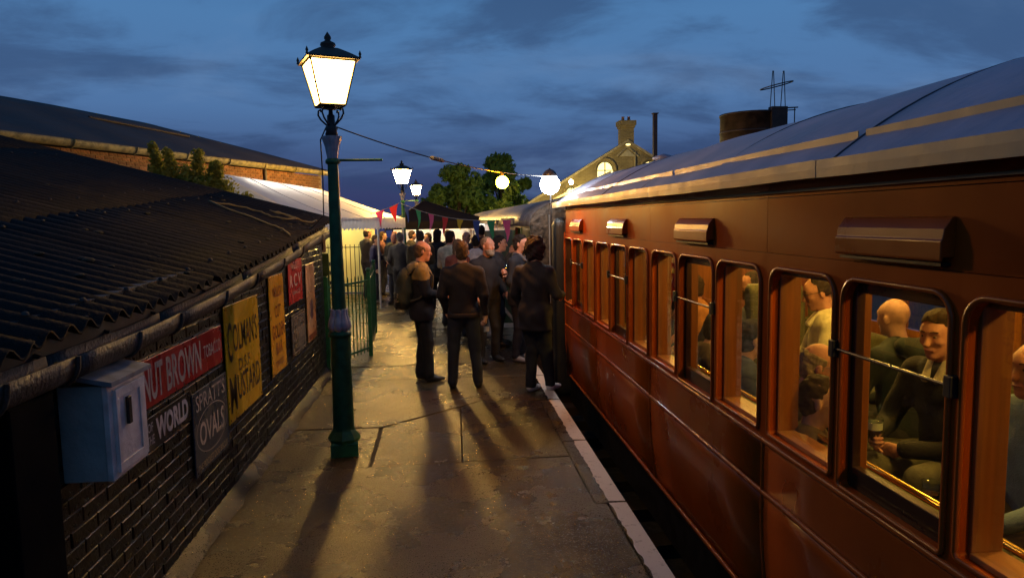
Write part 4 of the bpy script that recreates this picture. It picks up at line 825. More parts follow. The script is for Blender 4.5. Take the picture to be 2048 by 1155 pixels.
def cat_(a, b, sag, n=24): a, b = V(*a), V(*b); return [tuple(a+(b-a)*t-V(0, 0, sag*4*t*(1-t))) for t in np.linspace(0, 1, n)]
WIRE = M('black_cable', (.02, .02, .02), .4)
fc = thing('festoon_cable', 'thin cable strung from the nearest lamp post across to the floodlight', 'cable', (-.93, 6.19, 2.86)); ca = cat_((-.90, 6.19, 2.86), (1.40, 9.2, 2.60), .10)
MB().tube(ca, .006, 6).build('wire', WIRE, fc); p_ = V(*ca[8]); q_ = V(*ca[9]); d_ = norm(q_-p_)
mb = MB()
for k in range(6): mb.tube([tuple(p_+d_*(.03*k)), tuple(p_+d_*(.03*k+.02))], [.022, .022], 8)
mb.tube([tuple(p_-d_*.02), tuple(p_+d_*.2)], .014, 8); mb.build('connector', M('connector_resin', (.35, .30, .18), .3), fc)
bp_ = V(*ca[16]); bl = thing('hanging_bulb', 'orange glowing bulb hanging from the cable near the carriage end', 'lamp', tuple(bp_))
MB().tube([tuple(bp_), tuple(bp_-V(0, 0, .05))], .016, 8).build('holder', IRON, bl); MB().sphere(tuple(bp_-V(0, 0, .115)), .075, 16, 10).build('bulb_glass', EM('amber_bulb_glow', AMBER, BULB), bl)
dc = thing('dangling_cable', 'thin cable dropping from the nearest lantern to the shed roof', 'cable', (-.98, 6.19, 2.86)); MB().tube([(-.97, 6.19, 2.86), (-1.03, 6.22, 2.75), (-1.07, 6.5, 2.45), (-1.16, 7.0, 2.12), (-1.44, 7.9, 1.99), (-1.50, 8.0, 1.98)], .006, 6).build('wire', WIRE, dc)
rp = thing('loose_rope', 'loose pale yellow rope lying in a coil on the shed roof', 'rope', (-1.9, 8.6, 2.1))
def rf(x, y, d=.02): return (x, y, zg(y)+.055+.056+SLOPE*(-1.46-x)+d)
pts = [rf(-1.50, 7.05), rf(-1.62, 7.3), rf(-1.75, 7.4), rf(-2.55, 8.0), rf(-2.3, 8.25), rf(-2.05, 8.2), rf(-1.9, 8.05), rf(-1.72, 8.0, .04), rf(-1.66, 8.2, .05), rf(-1.85, 8.35, .05), rf(-1.95, 8.2, .06), rf(-1.72, 8.15, .06), rf(-1.55, 8.3), rf(-1.52, 8.9)]
sm = []
for i in range(len(pts)-1):
    for t in (0, .33, .66): sm.append(tuple(V(*pts[i])+(V(*pts[i+1])-V(*pts[i]))*t+V(0, 0, .006*math.sin(9*(i+t)))))
MB().tube(sm, .010, 6).build('rope_line', M('pale_rope', (.16, .13, .06), .9), rp)
# ------------------------------------------------------------------ railings, marquee, gazebo
fence = thing('green_railing', 'dark green metal railings from the shed corner along the platform', 'railing', (-1.4, 10.7, 0))
FA, FB, FC_ = V(-1.62, 9.62, 0), V(-1.16, 10.75, 0), V(-1.30, 13.0, 0)
MB().box(-1.70, -1.58, 9.58, 9.68, -.02, 1.32).build('end_post', GREEN, fence, bevel=.006)
for P_, Q_ in ((FA, FB), (FB, FC_)):
    d_ = Q_-P_; L = np.linalg.norm(d_); n = int(L/.098)
    for z in (.14, 1.16): MB().tube([tuple(P_+V(0, 0, z)), tuple(Q_+V(0, 0, z))], .017, 6).build('rail', GREEN, fence)
    for k in range(1, n): p = P_+d_*k/n; MB().tube([tuple(p+V(0, 0, .08)), tuple(p+V(0, 0, 1.22)), tuple(p+V(0, 0, 1.26))], [.0095, .0095, .003], 6).build('bar', GREEN, fence)
for p in (FB, FC_): MB().box(p[0]-.028, p[0]+.028, p[1]-.028, p[1]+.028, 0, 1.29).build('post', GREEN, fence, bevel=.004); MB().sphere((p[0], p[1], 1.32), .038, 10, 7).build('ball_cap', GREEN, fence)
pan = thing('timber_gate', 'green boarded gate beside the end of the shed', 'gate', (-2.2, 9.9, 0))
for k in range(8): MB().box(-2.42+k*.105, -2.32+k*.105, 9.80, 9.83, .05, 1.62+.004*(k % 3)).build('board', M('gate_green', (.05, .10, .02), .55), pan, bevel=.003)
for z in (.35, 1.35): MB().box(-2.42, -1.58, 9.78, 9.80, z, z+.09).build('ledge', M('gate_green', (0, 0, 0)), pan)
bk = thing('fire_bucket', 'red fire bucket hanging on the gate post', 'bucket', (-1.86, 9.72, 1.4)); MB().lathe([(.06, 0), (.085, .19), (.09, .195), (.08, .19), (.055, .01)], c=(-1.84, 9.68, 1.38), n=16).build('bucket_body', M('bucket_red', (.40, .02, .02), .4), bk); MB().tube([(-1.84+.085*math.cos(a), 9.68, 1.57+.10*math.sin(a)) for a in np.linspace(0, PI, 9)], .004, 5).build('bucket_handle', IRON, bk)
nf = thing('notice_frame', 'small cream framed notice board above the gate', 'notice board', (-1.75, 9.7, 1.7)); MB().box(-1.95, -1.62, 9.70, 9.72, 1.66, 1.90).build('board', M('notice_dark', (.06, .05, .04), .6), nf)
mb = MB()
for (a, b, c, d) in ((-1.97, -1.60, 1.64, 1.67), (-1.97, -1.60, 1.89, 1.92), (-1.97, -1.94, 1.67, 1.89), (-1.63, -1.60, 1.67, 1.89)): mb.box(a, b, 9.69, 9.725, c, d)
mb.build('frame', CREAMP, nf)
CANV = sheet_mat('white_pvc_sheet', (.88, .86, .86), .30); SIDEW = sheet_mat('yellow_lit_wall_sheet', (.62, .60, .32), .35); POLE = M('white_tent_pole', (.6, .6, .58), .4)  # white end wall sheet has the tube light's yellow put into its colour
tent = thing('white_marquee', 'white marquee with a scalloped valance beside the shed', 'marquee', (-2.6, 16.5, 0))
e0, e1 = V(-2.32, 13.4, 2.12), V(-1.02, 18.55, 2.12); ud = norm(e1-e0); un = V(-ud[1], ud[0], 0); HW = 1.75; RZ = 2.98
def tp(a, b, z): return tuple(e0+ud*a+un*b+V(0, 0, z-2.12))
TL = float(np.linalg.norm(e1-e0))
def slope_patch(P00, P01, P10, P11, sag=.03, n=10):
    rows = []
    for i in range(n+1):
        u = i/n; rows.append([tuple((1-v)*((1-u)*V(*P00)+u*V(*P10))+v*((1-u)*V(*P01)+u*V(*P11))-V(0, 0, sag*4*v*(1-v)*(1+.7*math.sin(7*u)))) for v in np.linspace(0, 1, 8)])
    return MB().grid(rows)
r0, r1 = tp(-.4, HW, RZ), tp(TL-1.1, HW, RZ-.12)
slope_patch(tp(-.4, 0, 2.12), r0, tp(TL, 0, 2.12), r1).build('roof_panel', CANV, tent); slope_patch(tp(-.4, 2*HW, 2.12), r0, tp(TL, 2*HW, 2.12), r1).build('roof_panel', CANV, tent)
slope_patch(tp(TL, 0, 2.12), r1, tp(TL, 2*HW, 2.12), tuple(V(*r1)+V(0, 0, .001))).build('roof_panel', CANV, tent)
MB().add([tp(-.4, 0, 2.12), tp(-.4, 2*HW, 2.12), r0], [(0, 1, 2)]).build('gable_sheet', CANV, tent)
for q in (.25, .5, .75):
    MB().tube([tuple((1-v)*V(*tp(-.4+(TL+.4)*q, 0, 2.12))+v*(V(*r0)+(V(*r1)-V(*r0))*q)-V(0, 0, .03*4*v*(1-v)*(1+.7*math.sin(7*q))-.006)) for v in np.linspace(0, 1, 9)], .009, 5).build('roof_seam', CANV, tent)
def valance(P_, Q_, h=.20, pitch=.21):
    P_, Q_ = V(*P_), V(*Q_); L = np.linalg.norm(Q_-P_); n = max(2, int(L/pitch)); mb = MB(); top, bot = [], []; m = n*8; o = norm(V((Q_-P_)[1], -(Q_-P_)[0], 0))
    for i in range(m+1): p = P_+(Q_-P_)*i/m+o*.012*math.sin(i*.8); top.append(tuple(p+V(0, 0, .01))); bot.append(tuple(p-V(0, 0, h+.055*abs(math.sin(PI*i/8)))))
    return mb.grid([top, bot])
valance(tp(-.4, -.02, 2.12), tp(TL+.02, -.02, 2.12)).build('valance', CANV, tent); valance(tp(TL+.02, 0, 2.12), tp(TL+.02, 2*HW, 2.12)).build('valance', CANV, tent)
for a, b in ((.1, .03), (3.35, .03), (TL-.03, .03), (.1, 2*HW), (TL-.03, 2*HW)): MB().tube([tp(a, b, -.02), tp(a, b, 2.12)], .026, 10).build('pole', POLE, tent)
MB().tube([tp(-.4, 0.03, 2.10), tp(TL, .03, 2.10)], .02, 8).build('eave_tube', POLE, tent)
rows = [[tp(TL+1.5+.04*math.sin(7*q), q, z) for z in np.linspace(2.3, .02, 6)] for q in np.linspace(1.35, 3.9, 30)]
MB().grid(rows).build('end_wall', SIDEW, tent)
sl_ = thing('strip_light', 'glowing tube light under the far end of the white marquee', 'light', tp(TL+.6, 2.3, 2.15)); MB().tube([tp(TL+.75, 1.6, 2.16), tp(TL+.75, 3.2, 2.16)], .03, 8).build('tube_glow', EM('tent_tube_glow', (.95, 1.0, .50), TENTL*2.8), sl_); MB().tube([tp(TL+.75, 1.55, 2.20), tp(TL+.75, 3.25, 2.20)], .035, 6).build('fitting', POLE, sl_)
s3 = thing('strip_light', 'glowing tube light under the ridge in the near half of the white marquee', 'light', tp(1.5, 1.75, 2.62)); MB().tube([tp(.4, 1.75, 2.62), tp(3.8, 1.75, 2.62)], .03, 8).build('tube_glow', EM('marquee_tube_glow', (1, .90, .72), TENTL*2.6), s3)
bf = thing('black_picket_fence', 'low black picket fence in front of the bright tent wall', 'fence', tp(TL+.9, 2.3, 0))
for k in range(22): q = 1.0+k*.13; MB().tube([tp(TL+1.0, q, 0), tp(TL+1.0, q, 1.42)], .011, 5).build('picket', IRON, bf)
for z in (1.34, .25): MB().tube([tp(TL+1.0, .9, z), tp(TL+1.0, 3.9, z)], .014, 5).build('rail', IRON, bf)
bn = thing('bench', 'dark slatted bench backs standing before the picket fence', 'bench', tp(TL-.2, 2.4, 0))
BW = M('dark_bench_wood', (.02, .017, .014), .6)
for z in (.45, .72, .95): MB().obox(tp(TL-.2, 2.6, z), tuple(un*.75), tuple(ud*.02), (0, 0, .05)).build('slat', BW, bn)
for q in (1.9, 2.6, 3.3): MB().obox(tp(TL-.16, q, .5), tuple(un*.03), tuple(ud*.02), (0, 0, .5)).build('leg', BW, bn)
gz = thing('dark_gazebo', 'dark gazebo roof over the crowd beyond the white marquee', 'gazebo', (0, 21, 0)); DARKC = M('black_gazebo_cloth', (.008, .007, .011), .9, var=.2, spec=.1, scale=3, bump=.2, bscale=6)
cs = [(-1.9, 23.2), (1.75, 23.2), (1.75, 26.6), (-1.9, 26.6)]; ap = (-.65, 24.7, 2.75)
for k in range(4):
    a, b = cs[k], cs[(k+1) % 4]; slope_patch(a+(2.02,), ap, b+(2.02,), tuple(V(*ap)+V(.001, 0, 0)), .05).build('roof_panel', DARKC, gz)
    MB().grid([[a+(2.025,), b+(2.025,)], [a+(1.76,), b+(1.76,)]]).build('valance', DARKC, gz)
    MB().tube([a+(0,), a+(2.0,)], .022, 8).build('pole', IRON, gz)
wt = thing('white_tent_wall', 'brightly lit white tent wall glimpsed between the heads of the crowd', 'tent', (0, 27, 0))
rows = [[(x, 30.5+.06*math.sin(6*x), z) for z in (1.95, 1.5, .7, 0)] for x in np.linspace(-2.2, 1.6, 30)]; MB().grid(rows).build('wall_sheet', CANV, wt)
s2 = thing('strip_light', 'glowing tube light in front of the far white tent wall', 'light', (0, 29.6, 1.9)); MB().tube([(-1.6, 29.7, 1.97), (1.3, 29.7, 1.97)], .03, 8).build('tube_glow', EM('far_tube_glow', (1, .95, .75), TENTL*2.2), s2)
# bunting
bu = thing('bunting', 'string of coloured triangular flags from the second lamp to the green carriage', 'bunting', (-1.06, 18.8, 2.5))
cp_ = cat_((-1.75, 16.9, 2.22), (-.98, 16.2, 2.46), .02, 10)[:-1]+cat_((-.98, 16.2, 2.46), (1.20, 11.2, 2.05), .16, 40)
MB().tube(cp_, .007, 5).build('cord', M('bunting_cord', (.45, .42, .36), .8), bu)
cols = {'pink': (.65, .12, .32), 'red': (.60, .03, .035), 'blue': (.03, .08, .36), 'green': (.02, .32, .15), 'yellow': (.75, .52, .02), 'magenta': (.5, .05, .2)}
FLAGM = {}
for i, (k, c) in enumerate(zip((2, 6, 11, 16, 21, 26, 31, 36, 40, 44), ('magenta', 'red', 'blue', 'green', 'pink', 'red', 'yellow', 'blue', 'green', 'pink'))):
    p, q = V(*cp_[k]), V(*cp_[min(k+2, len(cp_)-1)]); d_ = norm(q-p); wv = .30; fold = .55 if c == 'yellow' else 1.0; b_ = p+d_*wv; rows = []
    o = norm(np.cross(d_, V(0, 0, 1)))*.035
    for v in np.linspace(0, 1, 6):
        w0 = (1-v); mid = p+d_*wv*(.5+.1*math.sin(i)); rows.append([tuple(mid+(p+d_*wv*u-mid)*w0-V(0, 0, (.39*fold*v))+o*math.sin(4*v+i)*v) for u in (0, .33, .67, 1)])
    f_ = MB().grid(rows).build('flag', FLAGM.setdefault(c, sheet_mat('flag_'+c, cols[c], .3, .7)), bu); f_['label'] = c+' triangular flag'

# ------------------------------------------------------------------ long brick building on the left, gabled works at the back, tank, mast
WBR = M('warm_red_brick', (.24, .105, .045), .85, var=.35, scale=22, bump=.5, bscale=80, rand=.35); MORT2 = M('pale_mortar', (.30, .22, .12), .9)
lb = thing('brick_building', 'long brick building with a dark roof and gutter behind the shed', 'building', (-6, 17, 0)); w0 = V(-9.3, 7.3, 0); wd = norm(V(.35, 1, 0)); wn = V(wd[1], -wd[0], 0); LEN = 16.6; ZE = 3.52
def wp(a, b, z): return tuple(w0+wd*a+wn*b+V(0, 0, z))
MB().obox(wp(LEN/2, -3.5, 1.7), tuple(wd*LEN/2), tuple(wn*3.49), (0, 0, 1.8)).build('wall', MORT2, lb)
BV = [brick_variant(.215, .03, .065, 200+j).mesh('brick', WBR) for j in range(6)]; ang = math.atan2(wd[1], wd[0])-PI/2
cand = []; rest = MB()
for c in range(34):
    z = 1.0+c*.075; a = .2+(.1125 if c % 2 else 0)
    while a < LEN-.2:
        p = wp(a, 0, z); dist = math.hypot(p[0], p[1]); vis = z > 2.2+.0*dist
        # roof of the shed hides the lower courses: keep those that the photograph shows
        k = 9.6/p[1] if p[1] > 9.6 else 1; xr = p[0]*k; zr = 2.05+(z-2.05)*k; hid = zr < 2.12+SLOPE*(-1.46-xr) or p[1] < 10
        cand.append((0 if hid else 1/dist**2, a, z)); a += .225
cand.sort(reverse=True)
for i, (s_, a, z) in enumerate(cand):
    if i < 300 and s_ > 0: inst(random.choice(BV), 'brick', lb, wp(a, .004+random.uniform(0, .005), z), ang)
    elif z > 1.8:
        b = brick_variant(.215, .03, .065, i); ca_, sa_ = math.cos(ang), math.sin(ang); o = wp(a, .004, z); rest.add([(o[0]+x*ca_-y_*sa_, o[1]+x*sa_+y_*ca_, o[2]+zz) for x, y_, zz in b.v], b.f)
tag(rest.build('bricks', WBR, lb), kind='stuff')
DROOF = M('dark_slate_sheet', (.040, .032, .030), .75, var=.4, scale=1.4, bump=.4, bscale=12)
rows = []
for a in np.linspace(-.5, LEN+.15, 60):
    t_ = max(0, min(1, (a-12)/4.75)); rb, rzv, ra = -2.5+2.72*t_, 4.74-1.06*t_, a
    rows.append([wp(a, .30+(rb-.30)*t, ZE+.12+(rzv-ZE-.12)*t+.014*math.sin(40*a)*(t < .95)+.02*math.sin(.9*a)*t*(1-t_)) for t in np.linspace(0, 1, 8)]+[wp(a, rb-3.5, ZE+.1)])
MB().grid(rows).build('roof', DROOF, lb)
rows = [[wp(a, .40-.10*math.cos(PI*q/8)-.02, ZE+.10-.13*math.sin(PI*q/8)) for q in range(9)] for a in np.linspace(-.4, LEN+.1, 12)]
MB().grid(rows).build('gutter', M('yellowish_gutter', (.24, .20, .08), .6, var=.5, scale=8, bump=.6, bscale=30), lb, solid=.01)  # yellowish gutter, mottled at random
for k in range(11): a = .8+k*1.5; MB().tube([wp(a, .40-.12*math.cos(PI*q/8)-.02, ZE+.10-.15*math.sin(PI*q/8)) for q in range(9)], .018, 5).build('gutter_bracket', M('yellowish_gutter', (0, 0, 0)), lb)
MB().tube([wp(9.5, -1.8, 4.49), wp(12.4, -1.5, 4.36)], .03, 6).build('roof_pipe', M('pale_pipe', (.06, .05, .05), .7), lb); MB().tube([wp(LEN-3.2, .05, 1), wp(LEN-3.2, .05, ZE)], .05, 8).build('downpipe', M('dark_pipe', (.05, .035, .03), .5), lb)
# gabled engine works
gw = thing('brick_works', 'gabled yellow brick building with a chimney and lit arched windows', 'building', (9, 36, -.95)); GB = brick_tex_mat('yellow_stock_brick', (.30, .235, .09), (.24, .18, .07), (.30, .26, .16)); GY = 35.0; AX, AZ = 9.31, 5.78
def ar(c, z, r, n=14): return [(c+r*math.cos(a), z+r*math.sin(a)) for a in np.linspace(0, PI, n)]
WLIT = EM('lit_window', (1.0, .80, .30), 2.6); slp = .60
def roofz(x): return AZ-slp*abs(x-AX)
wins = [(6.45, 3.30, .30, 1.9), (8.18, 4.44, .42, 2.2), (10.50, 4.44, .42, 2.2), (12.2, 3.30, .30, 1.9)]
xsn = [4.4]+[v for c, z, r, zb in wins for v in (c-r, c+r)]+[14.2]; wall = MB()
for i in range(0, len(xsn), 2):
    a, b = xsn[i], xsn[i+1]; pts = [(a, -.95), (b, -.95), (b, roofz(b))]+([(AX, AZ)] if a < AX < b else [])+[(a, roofz(a))]; wall.extr([(x, GY, z) for x, z in pts], None, (0, .4, 0))
for c, z, r, zb in wins:
    wall.extr([(c-r, GY, -.95), (c+r, GY, -.95), (c+r, GY, zb), (c-r, GY, zb)], None, (0, .4, 0))
    arc = ar(c, z, r)
    for k in range(len(arc)-1): (xa, za), (xb, zb_) = arc[k], arc[k+1]; wall.extr([(xb, GY, zb_), (xa, GY, za), (xa, GY, roofz(xa)), (xb, GY, roofz(xb))], None, (0, .4, 0))
wall.build('gable_wall', GB, gw)
for c, z, r, zb in wins:
    wf = MB(); wf.tube([(c+(r-.02)*math.cos(a), GY+.15, z+(r-.02)*math.sin(a)) for a in np.linspace(0, PI, 15)], .03, 5); wf.box(c-.025, c+.025, GY+.12, GY+.17, zb, z+r-.03)
    for zz_ in np.arange(zb+.3, z+.1, .38): wf.box(c-r, c+r, GY+.13, GY+.165, zz_-.02, zz_+.02)
    f_ = wf.build('window', M('window_iron', (.06, .06, .05), .6), gw); pts = [(c-r, zb), (c+r, zb)]+ar(c, z, r); MB().add([(x, GY+.2, zz_) for x, zz_ in pts], [tuple(range(len(pts)))]).build('pane', WLIT, f_)
    MB().tube([(c+(r+.10)*math.cos(a), GY-.005, z+(r+.10)*math.sin(a)) for a in np.linspace(-.1, PI+.1, 19)], .085, 6).build('brick_arch', GB, gw)
STONE = M('coping_stone', (.36, .31, .18), .8, bump=.5)
for s_ in (-1, 1): xe = AX+s_*5.1; MB().extr([(AX, GY-.06, AZ), (xe, GY-.06, roofz(xe)), (xe, GY-.06, roofz(xe)+.13), (AX, GY-.06, AZ+.13)], None, (0, .5, 0)).build('gable_coping', STONE, gw)
MB().extr([(AX-.42, GY-.03, 5.08), (AX+.42, GY-.03, 5.08), (AX, GY-.03, 5.42)], None, (0, .05, 0)).build('gable_vent', M('vent_cream', (.42, .38, .24), .7), gw)
mb = MB(); mb.tube([(AX-.55, GY-.02, 5.08), (AX, GY-.02, 5.56), (AX+.55, GY-.02, 5.08)], .05, 5); mb.build('vent_hood', STONE, gw); MB().sphere((AX+.02, GY-.03, 5.66), (.13, .06, .05), 10, 6).build('gable_lamp', WLIT, gw)
ch = MB().box(AX-.33, AX+.33, GY+.0, GY+.6, AZ-.15, 6.55).build('chimney', GB, gw); MB().box(AX-.38, AX+.38, GY-.05, GY+.65, 6.50, 6.62).box(AX-.43, AX+.43, GY-.10, GY+.70, 6.62, 6.85).build('chimney_cap', GB, ch)
for dx in (-.16, .14): MB().lathe([(.10, 0), (.075, .1), (.07, .2), (.09, .22)], c=(AX+dx, GY+.3, 6.85), n=10).build('chimney_pot', M('terracotta', (.36, .16, .07), .8), ch)
MB().grid([[(4.4, GY+.4, roofz(4.4)), (4.4, GY+1.6, roofz(4.4))], [(AX, GY+.4, AZ), (AX, GY+1.6, AZ)], [(14.2, GY+.4, roofz(14.2)), (14.2, GY+1.6, roofz(14.2))]]).build('roof', DROOF, gw)
MB().tube([(AX+.38, GY-.05, -.9), (AX+.38, GY-.05, 5.3)], .04, 6).build('downpipe', STONE, gw)
lw = thing('side_wall', 'low pale wall with a small lit window below the gabled building', 'wall', (6, 33, -.95)); MB().extr([(4.6, 33, -.95), (7.9, 33, -.95), (7.9, 33, 4.0), (7.6, 33, 4.05), (4.6, 33, 2.6)], None, (0, .3, 0)).build('wall', GB, lw); MB().extr([(4.5, 32.9, 2.56), (7.95, 32.9, 4.12), (7.95, 32.9, 4.22), (4.5, 32.9, 2.66)], None, (0, .5, 0)).build('coping', STONE, lw)
yl = thing('yard_lamp', 'small lit lamp on the low wall left of the gabled building', 'lamp', (5.95, 32.4, 3.2)); MB().tube([(5.95, 32.98, 3.55), (5.95, 32.5, 3.72)], .02, 6).build('bracket', IRON, yl); MB().sphere((5.95, 32.4, 3.70), (.09, .09, .12), 12, 8).build('lamp_glass', EM('yard_lamp_glow', (1, .78, .30), YARD), yl)
ms = thing('dark_mast', 'plain dark square mast in front of the gabled building', 'mast', (9.2, 30, -.95)); MB().box(9.10, 9.27, 29.9, 30.07, -.95, 6.43).build('shaft', M('mast_brown', (.05, .035, .035), .7), ms); MB().box(9.06, 9.31, 29.86, 30.11, 6.43, 6.47).build('cap', M('mast_brown', (0, 0, 0)), ms)
TANKM = M('rusty_tank_steel', (.050, .032, .024), .6, .2, var=.5, scale=3, bump=.4, bscale=12)
tk = thing('water_tank', 'round rusty water tank with a hooped ladder above the carriage roof', 'water tank', (9.4, 20.6, -.95)); TC = (9.42, 20.9); MB().lathe([(.93, 3.4), (.93, 5.02), (.955, 5.02), (.955, 5.08), (.90, 5.08)], c=(TC[0], TC[1], 0), n=32).build('drum', TANKM, tk)
for z in (3.9, 4.5): MB().lathe([(.935, z), (.95, z+.01), (.95, z+.05), (.935, z+.06)], c=(TC[0], TC[1], 0), n=32, caps=False).build('hoop_band', TANKM, tk)
for x, y in ((-.6, -.6), (.6, -.6), (.6, .6), (-.6, .6)): MB().box(TC[0]+x-.08, TC[0]+x+.08, TC[1]+y-.08, TC[1]+y+.08, -.95, 3.4).build('leg', TANKM, tk)
lx, ly = 9.82, 20.05; ld = MB().box(lx-.24, lx+.24, ly-.14, ly+.10, 4.2, 5.17).build('ladder_box', TANKM, tk)
for x in (-.16, .16): MB().tube([(lx+x-.07, ly, 5.16), (lx+x-.012, ly, 6.2), (lx+x+.012, ly, 6.2), (lx+x+.07, ly, 5.16)], .013, 5).build('hoop_stay', IRON, tk)
MB().tube([(lx+.45*math.cos(a), ly+.45*math.sin(a)+.1, 5.80+.10*math.cos(a)) for a in np.linspace(0, 2*PI, 29)], .018, 6, caps=False).build('ladder_hoop', IRON, tk)
mb = MB(); mb.tube([(lx+.2, ly, 5.14), (lx+.62, ly, 5.16)], .02, 5).tube([(lx+.52, ly, 5.15), (lx+.52, ly, 4.5)], .016, 5).tube([(lx+.2, ly, 5.07), (lx+.55, ly, 5.09)], .016, 5); mb.build('hand_rail', IRON, tk)
# ------------------------------------------------------------------ trees and the shoots behind the shed
LEAF = [None, sheet_mat('leaf_green', (.11, .20, .03), .45, .6)]
BARK = M('bark', (.05, .035, .022), .9, bump=.6)
def leafcloud(centers, rads, n, size, rg, squash=.85):
    """many small bent leaf quads spread through overlapping clumps, denser at their surface"""
    vs = np.zeros((n, 4, 3)); ci = rg.integers(0, len(centers), n)
    d = rg.normal(size=(n, 3)); d /= np.linalg.norm(d, axis=1)[:, None]; rr = rg.random(n)**.42; c = np.array(centers)[ci]; r = np.array(rads)[ci]
    p = c+d*(rr*r)[:, None]*np.array([1, 1, squash]); nrm = d+rg.normal(size=(n, 3))*.8; nrm /= np.linalg.norm(nrm, axis=1)[:, None]
    a = np.cross(nrm, rg.normal(size=(n, 3))); a /= np.linalg.norm(a, axis=1)[:, None]; b = np.cross(nrm, a); s = size*(.6+.8*rg.random(n))[:, None]
    vs[:, 0] = p-a*s; vs[:, 1] = p-b*s*.5+nrm*s*.15; vs[:, 2] = p+a*s; vs[:, 3] = p+b*s*.5+nrm*s*.15
    return vs.reshape(-1, 3), np.arange(n*4).reshape(-1, 4)
def tree(label, x, y, h, w_, n, seed, name='tree'):
    rg = np.random.default_rng(seed); t = thing(name, label, 'tree', (x, y, -.95)); zb = -.95; cz = zb+h*.55; br = MB(); cl = [(x, y, cz+h*.15)]; rd = [w_*.6]
    br.tube([(x, y, zb), (x+.05, y, zb+h*.25), (x, y, zb+h*.7)], [.24, .18, .06], 8)
    for k in range(34):
        a = rg.random()*2*PI; e = rg.random(); rr_ = w_*(.35+.85*rg.random())*math.sin(PI*(.18+.78*e)); z = zb+h*(.20+.76*e); q = (x+rr_*math.cos(a), y+rr_*math.sin(a), z); cl.append(q); rd.append(w_*(.18+.22*rg.random()))
        if k < 14: br.tube([(x, y, zb+h*(.2+.3*e)), ((x+q[0])/2, (y+q[1])/2, (z+zb+h*(.2+.3*e))/2+.2), q], [.08, .05, .015], 5)
    br.build('trunk', BARK, t); v, f = leafcloud(cl, rd, n, .15, rg); ob = np_obj('crown', [(v, f)], LEAF[1], t); ob.matrix_parent_inverse = WM[t.name].inverted()
    for p in ob.data.polygons: p.use_smooth = False
tree('broad green tree lit on its right side behind the gazebo', .85, 38, 6.0, 1.75, 9000, 3)
tree('tall dark tree behind the orange bulb', 3.5, 42, 6.75, 1.9, 8000, 5)
tree('smaller bright green tree close to the floodlight', 3.05, 30, 4.5, 1.05, 5000, 8)
sb = thing('tall_shrub', 'bushy yellow-green shrub with upright shoots rising behind the shed roof', 'shrub', (-4.3, 12.6, 0)); rg = np.random.default_rng(4); cl, rd, st = [], [], MB()
for (x, h, r) in ((-5.0, 2.55, .26), (-4.86, 3.42, .13), (-4.78, 3.1, .18), (-4.58, 3.32, .12), (-4.45, 2.95, .22), (-4.32, 3.0, .2), (-4.18, 3.34, .14), (-4.05, 2.9, .2), (-3.92, 3.1, .12), (-3.80, 3.12, .11), (-3.74, 2.8, .16), (-4.7, 2.7, .3), (-4.2, 2.7, .32), (-3.9, 2.65, .25), (-3.42, 2.55, .09)):
    y = 12.6+rg.uniform(-.3, .3); st.tube([(x, y, 0), (x+rg.uniform(-.05, .05), y, h*.6), (x, y, h-.05)], [.02, .014, .004], 5)
    for z in np.arange(1.6, h, .11): cl.append((x+rg.uniform(-.03, .03), y, z)); rd.append(r*(1.05-.62*max(0, (z-2.45)/(h-2.3)) if z > 2.45 else 1.1))
for k in range(26): cl.append((rg.uniform(-5.0, -3.75), 12.6+rg.uniform(-.3, .3), rg.uniform(1.7, 2.72))); rd.append(rg.uniform(.2, .34))
st.build('stem', BARK, sb); v, f = leafcloud(cl, [q*1.25 for q in rd], 22000, .040, rg, 1.15); ob = np_obj('foliage', [(v, f)], sheet_mat('shrub_leaf', (.36, .34, .05), .6, .6), sb); ob.matrix_parent_inverse = WM[sb.name].inverted()
# ------------------------------------------------------------------ things standing by the open carriage door
wb = thing('barrier_post', 'tapered pale grey plastic barrier post on the platform by the crowd', 'barrier', (.90, 12.6, 0)); PLAST = M('pale_plastic', (.45, .43, .40), .5, var=.15, scale=5)
MB().lathe([(.20, 0), (.20, .05), (.17, .08), (.09, .72), (.07, .76), (.02, .77)], c=(.86, 12.3, 0), n=4, rot=.5, smooth=False).build('body', PLAST, wb, bevel=.015)
bx = thing('wooden_step', 'pale wooden step box below the open carriage door', 'step', (1.05, 11.7, 0)); WD = wood_mat('pale_wood', (.22, .19, .16), (.33, .29, .24), .6, 0, 0)
for k in range(3): MB().box(.84, 1.20, 11.45+k*.155, 11.45+k*.155+.145, .24, .27).build('tread', WD, bx, bevel=.004)
for k in range(2): MB().box(.84, 1.2, 11.44+.0*k, 11.46, .03+k*.11, .13+k*.11-.005).build('riser_board', WD, bx, bevel=.003)
MB().box(.84, .86, 11.46, 11.90, 0, .24).build('cheek', WD, bx); MB().box(1.18, 1.20, 11.46, 11.90, 0, .24).build('cheek', WD, bx)
pk = thing('leaning_plank', 'pale plank leaning from the step up against the carriage side', 'plank', (1.0, 11.9, .27)); MB().obox((1.0, 12.0, .52), (.17, -.02, -.22), (.02, .09, 0), (.008, 0, .006)).build('board', WD, pk, bevel=.003)
